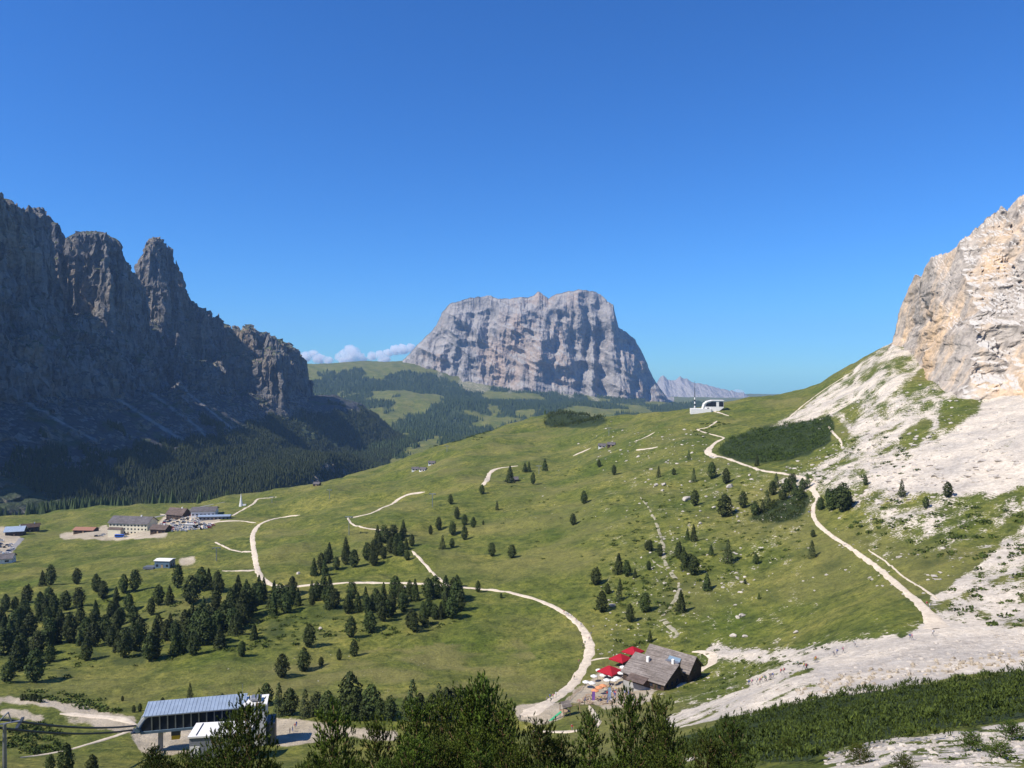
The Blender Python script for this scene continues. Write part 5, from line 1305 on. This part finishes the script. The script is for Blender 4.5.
vr = house(14, 536, R(18), 17, 13, 5.4, 9.2, M_LOG, M_TINROOF, 'chalet with bright bluish metal roof at the left edge', 'chalet', 2, 4, 1.6)
house(30, 532, R(28), 17, 13, 5.4, 8.2, M_LOG, M_LOG, 'dark brown chalet behind the metal roofed one', 'chalet', 2, 4, 1.2)
house(-8, 564, R(18), 28, 12, 3.6, 6.5, M_WHITE, M_GREYROOF, 'grey roofed house cut off by the left edge', 'house', 1, 4, 1.)
house(162, 568, R(-6), 10.5, 7, 4.6, 5.2, M_BLUEG, M_CANVAS, 'small lift hut with white flat roof alone on the meadow', 'lift_hut', 1, 3, .5, chim=False)
MB().box(-13, -5.5, -1, 4.5, -1, .5).build('platform', flat('slate_paving', (.11, .12, .14), .6), scene.objects['lift_hut'])
for px, py, lab in [(431.5,465,'small hay hut with white gable on the grassy shoulder'),(415,471,'tiny dark hay hut, left of the pair below the white gabled one'),(422,471.5,'tiny dark hay hut, right of the pair below the white gabled one'),(316,486,'small dark farm hut on the skyline of the lower alp'),(514,482,'dark wooden hay shed beside the tall pine on the upper alp'),(611,447,'grey stone hut among the rocks of the upper ridge'),(602,448,'little pale hut left of the grey stone hut on the upper ridge')]:
    house(px, py, R(random.uniform(-30, 20)), 8.5, 6, 2.6, 4.8, M_WHITE if 'white' in lab or 'pale' in lab else M_LOG, M_GREYROOF, lab, 'hay_hut', 1, 2, .5, chim=False, base=2.)
# spire
g = on_ground(241, 506); sp = empty('monument', g, 0, 'slender white pointed monument at the head of the short pale path', 'monument')
MB().rod((0, 0, -1), (0, 0, 4.5), 2.6, 1.6, 6).build('base', M_WHITE, sp); MB().rod((0, 0, 4.5), (0, 0, 14.5), 1.6, .15, 6).build('spire', M_WHITE, sp); MB().box(1.6, 6, -1, 1, -1, 2.2).build('side_wall', M_WHITE, sp)

# ---- summit station and mast
g = on_ground(706, 412, 300); sz = g.y / F
ss = empty('summit_station', g, R(-8), 'white summit station with curved roof on the green ridge', 'building')
MB().box(-15 * sz, 5 * sz, -2, 12, -4, 3.4 * sz).build('terrace_wall', M_WHITE, ss)
prof_ = [(-3.0, 3.4), (-1.6, 8.0), (1.5, 10.2), (6, 11.2), (17.2, 11.2), (17.2, 4.4), (13, 1.2), (5, .4)]
MB().poly([(x * sz, 0, z * sz) for x, z in prof_], (0, 16, 0)).build('wall', M_WHITE, ss)
MB().poly([(x * sz, -.25, z * sz) for x, z in [(-.6, 6.), (1.0, 8.6), (5.8, 10.2), (9.8, 10.2), (9.8, 5.6), (-.6, 5.6)]], (0, .2, 0)).build('window', M_GLASS, ss)
MB().poly([(x * sz, -.25, z * sz) for x, z in [(12.6, 5.6), (12.6, 10.2), (16.8, 10.2), (16.8, 5.6)]], (0, .2, 0)).build('window', M_GLASS, ss)
MB().box(1.0 * sz, 3.0 * sz, -.3, 0, 2.0 * sz, 4.2 * sz).build('door', M_GLASS, ss)
MB().poly([(x * sz, -.8, z * sz) for x, z in [(-3.2, 3.4), (-1.8, 8.2), (1.3, 10.6), (6, 11.7), (17.6, 11.7), (17.6, 11.2), (6, 11.2), (1.5, 10.1), (-1.4, 7.9), (-2.8, 3.4)]], (0, 17.5, 0)).build('roof', M_CANVAS, ss)
g = on_ground(694.8, 410, 300); sz = g.y / F
ms = empty('radio_mast', g, 0, 'tall red and white striped radio mast beside the summit station', 'mast')
for k in range(6): MB().rod((0, 0, k * 2.1 * sz), (0, 0, (k + 1) * 2.1 * sz), 1.2 - k * .08, 1.1 - k * .08).build('segment', M_WHITE if k % 2 else M_DKMETAL, ms)
MB().rod((0, 0, 12.6 * sz), (0, 0, 29 * sz), .55, .14).build('aerial', M_DKMETAL, ms)
for z in (14, 16, 18): MB().rod((-1.4, 0, z * sz), (1.4, 0, z * sz), .18).build('antenna', M_METAL, ms)

# ---- cars
def car_proto(mat, nm):
    r = empty('parked_car', (0, 0, 0), 0, 'x', 'car')
    MB().poly([(-2.1,-.85,.3),(2.1,-.85,.3),(2.15,-.85,.75),(1.2,-.85,.9),(-2.1,-.85,.95)], (0, 1.7, 0)).build('body', mat, r, .06)
    MB().poly([(-1.9,-.72,.95),(1.05,-.72,.92),(.4,-.72,1.42),(-1.5,-.72,1.45)], (0, 1.44, 0)).build('cabin', M_GLASS, r)
    MB().box(-1.4, .35, -.68, .68, 1.44, 1.5).build('roof', mat, r)
    for sx in (-1.3, 1.3):
        for sy in (-.86, .70): MB().rod((sx, sy, .33), (sx, sy + .16, .33), .33, n=10).build('wheel', M_DKMETAL, r)
    return r
car_cols = {'white': (.75,.75,.75), 'silver': (.42,.44,.46), 'dark blue': (.03,.06,.14), 'black': (.02,.02,.02), 'red': (.4,.03,.03)}
lots = [[(186,519),(222,529),(214,531),(178,532),(166,530),(176,522)]]
cars = {}
def incar(n, poly, where, grp):
    placed = []
    t = 0
    while len(placed) < n and t < 4000:
        t += 1
        x = random.uniform(min(p[0] for p in poly), max(p[0] for p in poly)); y = random.uniform(min(p[1] for p in poly), max(p[1] for p in poly))
        if not inpoly(np.array([x]), np.array([y]), poly)[0] or any(abs(x - a) < 3.0 and abs(y - b) < .8 for a, b in placed): continue
        placed.append((x, y))
    for i, (x, y) in enumerate(placed):
        c = random.choice(['white', 'white', 'silver', 'dark blue', 'black', 'silver', 'white', 'red'] if i > 4 else ['white', 'silver', 'dark blue', 'black'])
        cars.setdefault(c, []).append((x, y, where, grp))
incar(96, [(155,530),(160,524),(172,517),(196,515),(203,521),(216,527),(205,529),(180,532),(166,532)], 'car park at the pass', 'cars in the car park at the pass')
incar(16, [(-4,548),(0,540),(14,543),(16,551),(8,556),(-4,556)], 'yard of the metal roofed chalet', 'cars in the chalet yard')
incar(7, [(92,534),(118,534),(140,536),(138,538),(95,537)], 'forecourt of the hotel', 'cars before the hotel')
for c, lst in cars.items():
    pr = car_proto(flat('car_paint_' + c.replace(' ', '_'), car_cols[c], .3, .1, .03), c); bpy.context.view_layer.update(); ch = kids(pr)
    for i, (x, y, where, grp) in enumerate(lst):
        g = on_ground(x, y, 300) + Vector((0, 0, .15)); a = random.choice([R(20), R(110), R(18), R(22)]); lab = f'tiny {c} car parked in the {where}'
        if i == 0: o = pr; o.location = g; o.rotation_euler = (0, 0, a); o['label'] = lab
        else: o = copy_tree(pr, ch, g, a, lab)
        o['group'] = grp
for px, py, mat, lab in [(119.5,537.5,flat('bus_blue',(.02,.10,.45),.4),'bright blue bus stopped before the hotel entrance'),(190,527,M_WHITE,'white coach in the middle of the car park')]:
    g = on_ground(px, py, 300); b = empty('bus', g, R(-5), lab, 'bus')
    MB().box(-4.5, 4.5, -1.2, 1.2, .5, 3.1).build('body', mat, b, .15); MB().box(-4.3, 4.3, -1.24, 1.24, 1.6, 2.6).build('window', M_GLASS, b)
    for sx in (-2.9, 2.9):
        for sy in (-1.25, 1.0): MB().rod((sx, sy, .5), (sx, sy + .25, .5), .5, n=12).build('wheel', M_DKMETAL, b)

# ---- people
def person_mesh(pose, seed, shirt, trouser, pack=None):
    g = random.Random(seed); sw = .24 if pose == 'walk' else .05
    J = {'pelvis': (0,0,.95), 'chest': (0,.02,1.32), 'neck': (0,.02,1.50), 'head': (0,.04,1.63), 'crown': (0,.03,1.72),
         'hl': (.10,0,.93), 'kl': (.11,sw * .7 + .03,.50), 'al': (.11,sw,.09), 'tl': (.12,sw + .16,.03), 'hr': (-.10,0,.93), 'kr': (-.11,-sw * .2 + .04,.50), 'ar': (-.11,-sw,.10), 'tr': (-.12,-sw + .15,.03),
         'sl': (.19,.0,1.43), 'el': (.25,-sw * .6,1.16), 'wl': (.25,-sw * .8 + .10,.92), 'dl': (.25,-sw * .8 + .14,.82), 'sr': (-.19,0,1.43), 'er': (-.25,sw * .6,1.16), 'wr': (-.25,sw * .8 + .10,.92), 'dr': (-.25,sw * .8 + .14,.82)}
    Rr = {'pelvis': .135, 'chest': .15, 'neck': .055, 'head': .098, 'crown': .07, 'hl': .09, 'kl': .062, 'al': .042, 'tl': .04, 'hr': .09, 'kr': .062, 'ar': .042, 'tr': .04, 'sl': .065, 'el': .045, 'wl': .032, 'dl': .04, 'sr': .065, 'er': .045, 'wr': .032, 'dr': .04}
    E = [('pelvis','chest'),('chest','neck'),('neck','head'),('head','crown'),('pelvis','hl'),('hl','kl'),('kl','al'),('al','tl'),('pelvis','hr'),('hr','kr'),('kr','ar'),('ar','tr'),('chest','sl'),('sl','el'),('el','wl'),('wl','dl'),('chest','sr'),('sr','er'),('er','wr'),('wr','dr')]
    ks = list(J); me = bpy.data.meshes.new('person'); me.from_pydata([J[k] for k in ks], [(ks.index(a), ks.index(b)) for a, b in E], [])
    o = link(bpy.data.objects.new('tmp', me)); md = o.modifiers.new('s', 'SKIN')
    for i, k in enumerate(ks): me.skin_vertices[0].data[i].radius = (Rr[k], Rr[k] * (.8 if k in ('pelvis', 'chest') else 1))
    me.skin_vertices[0].data[0].use_root = True
    sb = o.modifiers.new('u', 'SUBSURF'); sb.levels = 1; sb.render_levels = 1
    bpy.context.view_layer.update(); dg = bpy.context.evaluated_depsgraph_get()
    out = bpy.data.meshes.new_from_object(o.evaluated_get(dg)); bpy.data.objects.remove(o)
    out.materials.clear()
    for m_ in (trouser, shirt, SKIN, HAIR, BOOT): out.materials.append(m_)
    for p in out.polygons:
        c = p.center; z = c.z; ax = abs(c.x)
        p.material_index = 4 if z < .12 else 0 if z < .96 and ax < .2 else 2 if (ax > .2 and z < 1.15) else 1 if z < 1.49 else 3 if (z > 1.66 or c.y < .0) else 2
        p.use_smooth = True
    return out
SKIN = flat('skin', (.50, .30, .21), .6); HAIR = flat('hair', (.05, .03, .02), .7); BOOT = flat('boots', (.05, .04, .035), .8)
cl = {'red': (.50,.03,.03), 'blue': (.04,.10,.40), 'black': (.02,.02,.022), 'white': (.7,.7,.7), 'grey': (.2,.2,.21), 'yellow': (.6,.45,.05), 'pink': (.6,.2,.3), 'green': (.06,.22,.09)}
cloth = {k: flat('cloth_' + k, v, .85) for k, v in cl.items()}
PEOPLE = {}
def person(px, py, shirt, pose, lab, grp=None, rz=0., ymin=100, pack=True, dz=.15):
    tr = random.choice(['black', 'grey', 'blue'])
    key = (shirt, pose)
    if key not in PEOPLE: PEOPLE[key] = person_mesh(pose, len(PEOPLE), cloth[shirt], cloth[tr])
    g = on_ground(px, py, ymin); o = link(bpy.data.objects.new('person', PEOPLE[key])); o.location = g + Vector((0, 0, dz)); o.rotation_euler = (0, 0, rz)
    tag(o, lab, 'person', grp)
    if pack and pose == 'walk':
        global PACKM
        if 'PACKM' not in globals():
            q = MB().box(-.17, .17, -.34, -.13, 1.02, 1.5).build('backpack', cloth['grey'], None, .05); PACKM = q.data; bpy.data.objects.remove(q)
        b = link(bpy.data.objects.new('backpack', PACKM)); b.parent = o
road = [(564,614),(571,618),(576,622),(581,627),(591,636),(585,645),(583,649),(574,680),(579,664),(556,697),(553,699),(550,699.5),(547,702),(551,703),(520,721),(514,718),(572,731),(566,616),(589,641),(568,616.5)]
shirts = list(cl)
for i, (x, y) in enumerate(road):
    s_ = shirts[(i * 3) % 8]; person(x, y, s_, 'walk', f'hiker in a {s_} top walking on the curved gravel road', 'hikers on the curved gravel road', rz=R(random.choice([200, 20, 30])), ymin=150)
track = [(749,684),(752,683),(757,682),(760,682),(762,680),(765,679),(766,680),(770,678),(773,677),(781,673),(784,672),(806,668),(804,667),(668,723),(744,670),(834,655),(837,653),(843,651),(855,645),(816,660),(815,661),(807,668),(798,665),(771,678),(910,638),(912,638),(933,634)]
for i, (x, y) in enumerate(track):
    s_ = shirts[(i * 5 + 1) % 8] if i not in (9, 10) else 'red'
    person(x, y + 2.5, s_, 'walk', f'hiker in a {s_} top on the wide pale scree track', 'hikers on the wide pale scree track', rz=R(random.choice([80, 260, 70])), ymin=100)
for (x, y, s_, lab) in [(927,607,'red','hiker in red at the foot of the right hand path'),(930,609,'white','hiker in white at the foot of the right hand path'),(809,514,'blue','hiker in blue at the top of the stepped path'),(811,513,'red','hiker in red at the top of the stepped path'),(290,734,'black','person in black on the forecourt, lowest of the group'),(292.5,732,'grey','person in grey on the forecourt beside the one in black'),(295,729,'red','person in red on the forecourt of the lift station'),(296.5,727,'blue','person in blue on the forecourt behind the one in red'),(315,716,'black','person in black standing before the row of pines'),(392,718,'pink','person in pink at the right end of the row of pines')]:
    person(x, y, s_, 'walk' if 'hiker' in lab else 'stand', lab, None, rz=R(random.uniform(0, 360)), ymin=150)
for i in range(30):
    x, y = random.choice(tsp); x += random.uniform(-3.5, 3.5); y += random.uniform(-2, 2); s_ = shirts[(i * 3 + i // 8) % 8]
    person(x, y, s_, 'stand', f'guest in a {s_} top standing among the terrace tables of the hut', 'guests on the hut terrace', rz=R(random.uniform(0, 360)), ymin=150, pack=False)

# ---- boulders
def rock_mesh(seed, mat, flat_=.7):
    g = np.random.default_rng(seed); bm = bmesh.new(); bmesh.ops.create_icosphere(bm, subdivisions=3, radius=1)
    co = np.array([v.co for v in bm.verts]); pl = g.normal(size=(11, 3)); pl /= np.linalg.norm(pl, axis=1)[:, None]; dd = g.uniform(.55, .9, 11)
    for n_, d_ in zip(pl, dd):
        k = co @ n_; co = co - np.maximum(0, k - d_)[:, None] * n_
    co = co * (1 + .10 * fbm(co[:, 0] * 2 + seed, co[:, 1] * 2, co[:, 2] * 2, octv=3))[:, None]; co[:, 2] *= flat_; co[:, 0] *= g.uniform(.9, 1.4)
    for v, c in zip(bm.verts, co): v.co = c
    me = bpy.data.meshes.new('boulder'); bm.to_mesh(me); bm.free(); me.materials.append(mat); return me
ROCKS = [rock_mesh(s_, M_STONE) for s_ in range(6)]; ROCKB = [rock_mesh(s_ + 20, M_STONEB) for s_ in range(4)]
def boulder(px, py, rpx, lab, grp=None, pool=ROCKS, ymin=100, tall=1.):
    g = on_ground(px, py, ymin); r = rpx / F * g.y
    o = link(bpy.data.objects.new('boulder', random.choice(pool))); o.location = g + Vector((0, 0, r * .15)); o.rotation_euler = (random.uniform(-.3, .3), random.uniform(-.3, .3), random.random() * 6.28)
    o.scale = (r, r * .8, r * tall * (1.25 if pool is not ROCKS else 1.)); tag(o, lab, 'boulder', grp)
for x, y, r, lab in [(687,500,5,'large tilted pale boulder beside a pine on the middle slope'),(730,487,3.6,'round grey boulder below the upper hiking path'),(656,486,3,'left of two white boulders on the upper slope'),(664,485,3,'right of two white boulders on the upper slope'),(651,470,2.2,'small white boulder above the pair of white boulders'),(733,636,3.4,'left one of two grey boulders at the foot of the slope'),(745,637,2.8,'right one of two grey boulders at the foot of the slope'),(796,633,3.2,'pale boulder at the foot of the slope above the scree track'),(742,616,3.6,'cracked white boulder in the middle of the lower slope'),(738,618,2.6,'small boulder leaning on the cracked white one'),(612,606,3.4,'white boulder at the foot of a pine near the road bend'),(700,524,2.6,'pale boulder by the pines below the large tilted one'),(298,574,2.6,'pale boulder by the end of the slanting wood'),(940,385,4.2,'big grey block lying high on the upper scree'),(928,388,2.4,'smaller block beside the big grey one on the upper scree'),(405,588,3.,'grey rock among the pines beside the gravel road'),(320,629,2.6,'grey rock on the steep bank below the wood'),(37,641,2.4,'grey rock inside the lower left wood')]:
    boulder(x, y, r, lab, ymin=100 if y > 600 else 150)
def rocks(poly, n, r0, r1, lab, grp, pool=ROCKS, ymin=100):
    k = 0
    while k < n:
        x = random.uniform(min(p[0] for p in poly), max(p[0] for p in poly)); y = random.uniform(min(p[1] for p in poly), max(p[1] for p in poly))
        if not inpoly(np.array([x]), np.array([y]), poly)[0]: continue
        boulder(x, y, random.uniform(r0, r1), lab, grp, pool, ymin); k += 1
rocks([(640,470),(700,450),(790,480),(800,500),(740,520),(660,520)], 36, .7, 2.1, 'pale boulder lying in the turf below the upper hiking path', 'boulders below the upper path', ymin=150)
rocks([(640,520),(690,520),(820,560),(820,600),(760,630),(690,600),(640,560)], 30, .5, 1.3, 'small pale rock on the open slope above the hut', 'rocks on the open slope', ymin=150)
rocks([(795,690),(830,676),(880,668),(940,660),(1024,652),(1024,664),(960,671),(900,680),(850,690),(800,697)], 150, 1.5, 3.3, 'cream coloured block of the stone bank edging the scree track', 'blocks of the stone bank', ROCKB + ROCKS[:1], 90)
rocks([(600,585),(650,600),(640,650),(600,660),(590,640)], 14, .6, 1.5, 'small pale rock on the grass between road and stony track', 'rocks beside the road bend', ymin=150)
# stones too many to count
def rubble():
    g = np.random.default_rng(12); Vs, Fs = [], []; base = [np.array([v.co for v in r.vertices]) for r in []]
    bm = bmesh.new(); bmesh.ops.create_icosphere(bm, subdivisions=1, radius=1); ico = np.array([v.co for v in bm.verts]); fc = np.array([[v.index for v in f.verts] for f in bm.faces]); bm.free()
    def add(poly, n, r0, r1, ymin=150, ymax=1200, clump=0):
        xs = [p[0] for p in poly]; ys = [p[1] for p in poly]; k = 0
        while k < n:
            x, y = g.uniform(min(xs), max(xs)), g.uniform(min(ys), max(ys))
            if not inpoly(np.array([x]), np.array([y]), poly)[0]: continue
            p = ground(x, y, ymin, ymax)
            if clump and fbm(p.x / 16, p.y / 16, octv=2) < .12: continue
            r = r0 + (r1 - r0) * g.random() ** 3; k += 1
            q = ico * (1 + .35 * g.normal(size=(len(ico), 1))) * np.array([1.2, 1, .6]) * r
            Vs.append(q + np.array(p)); Fs.append(fc + len(ico) * len(Fs))
    add([(640,470),(700,450),(800,480),(960,510),(1024,560),(1024,600),(930,600),(820,580),(690,620),(640,560)], 620, .12, .9, clump=1)
    add([(780,470),(840,440),(880,440),(900,470),(960,500),(860,505)], 400, .3, 1.6)
    add([(860,380),(900,360),(1010,400),(1024,480),(880,490),(800,420)], 500, .3, 2.0)
    add([(600,580),(680,560),(690,640),(600,660)], 160, .1, .6)
    add([(700,650),(860,640),(860,690),(700,715)], 420, .08, .5, 90)
    add([(860,640),(1024,630),(1024,668),(870,682)], 420, .08, .5, 90)
    add([(820,766),(840,752),(1024,724),(1024,766)], 420, .05, .35, 30)
    add([(480,470),(640,450),(640,520),(500,520)], 90, .15, .8)
    add([(280,690),(200,670),(430,640),(500,650),(420,680)], 40, .06, .25)
    add([(590,420),(700,430),(720,460),(620,470),(570,445)], 200, .3, 1.6)
    obj_np('rubble', np.concatenate(Vs), np.concatenate(Fs), M_STONE, smooth=False, kind='stuff', label='loose pale stones strewn over slopes and scree', cat='rubble')
rubble()
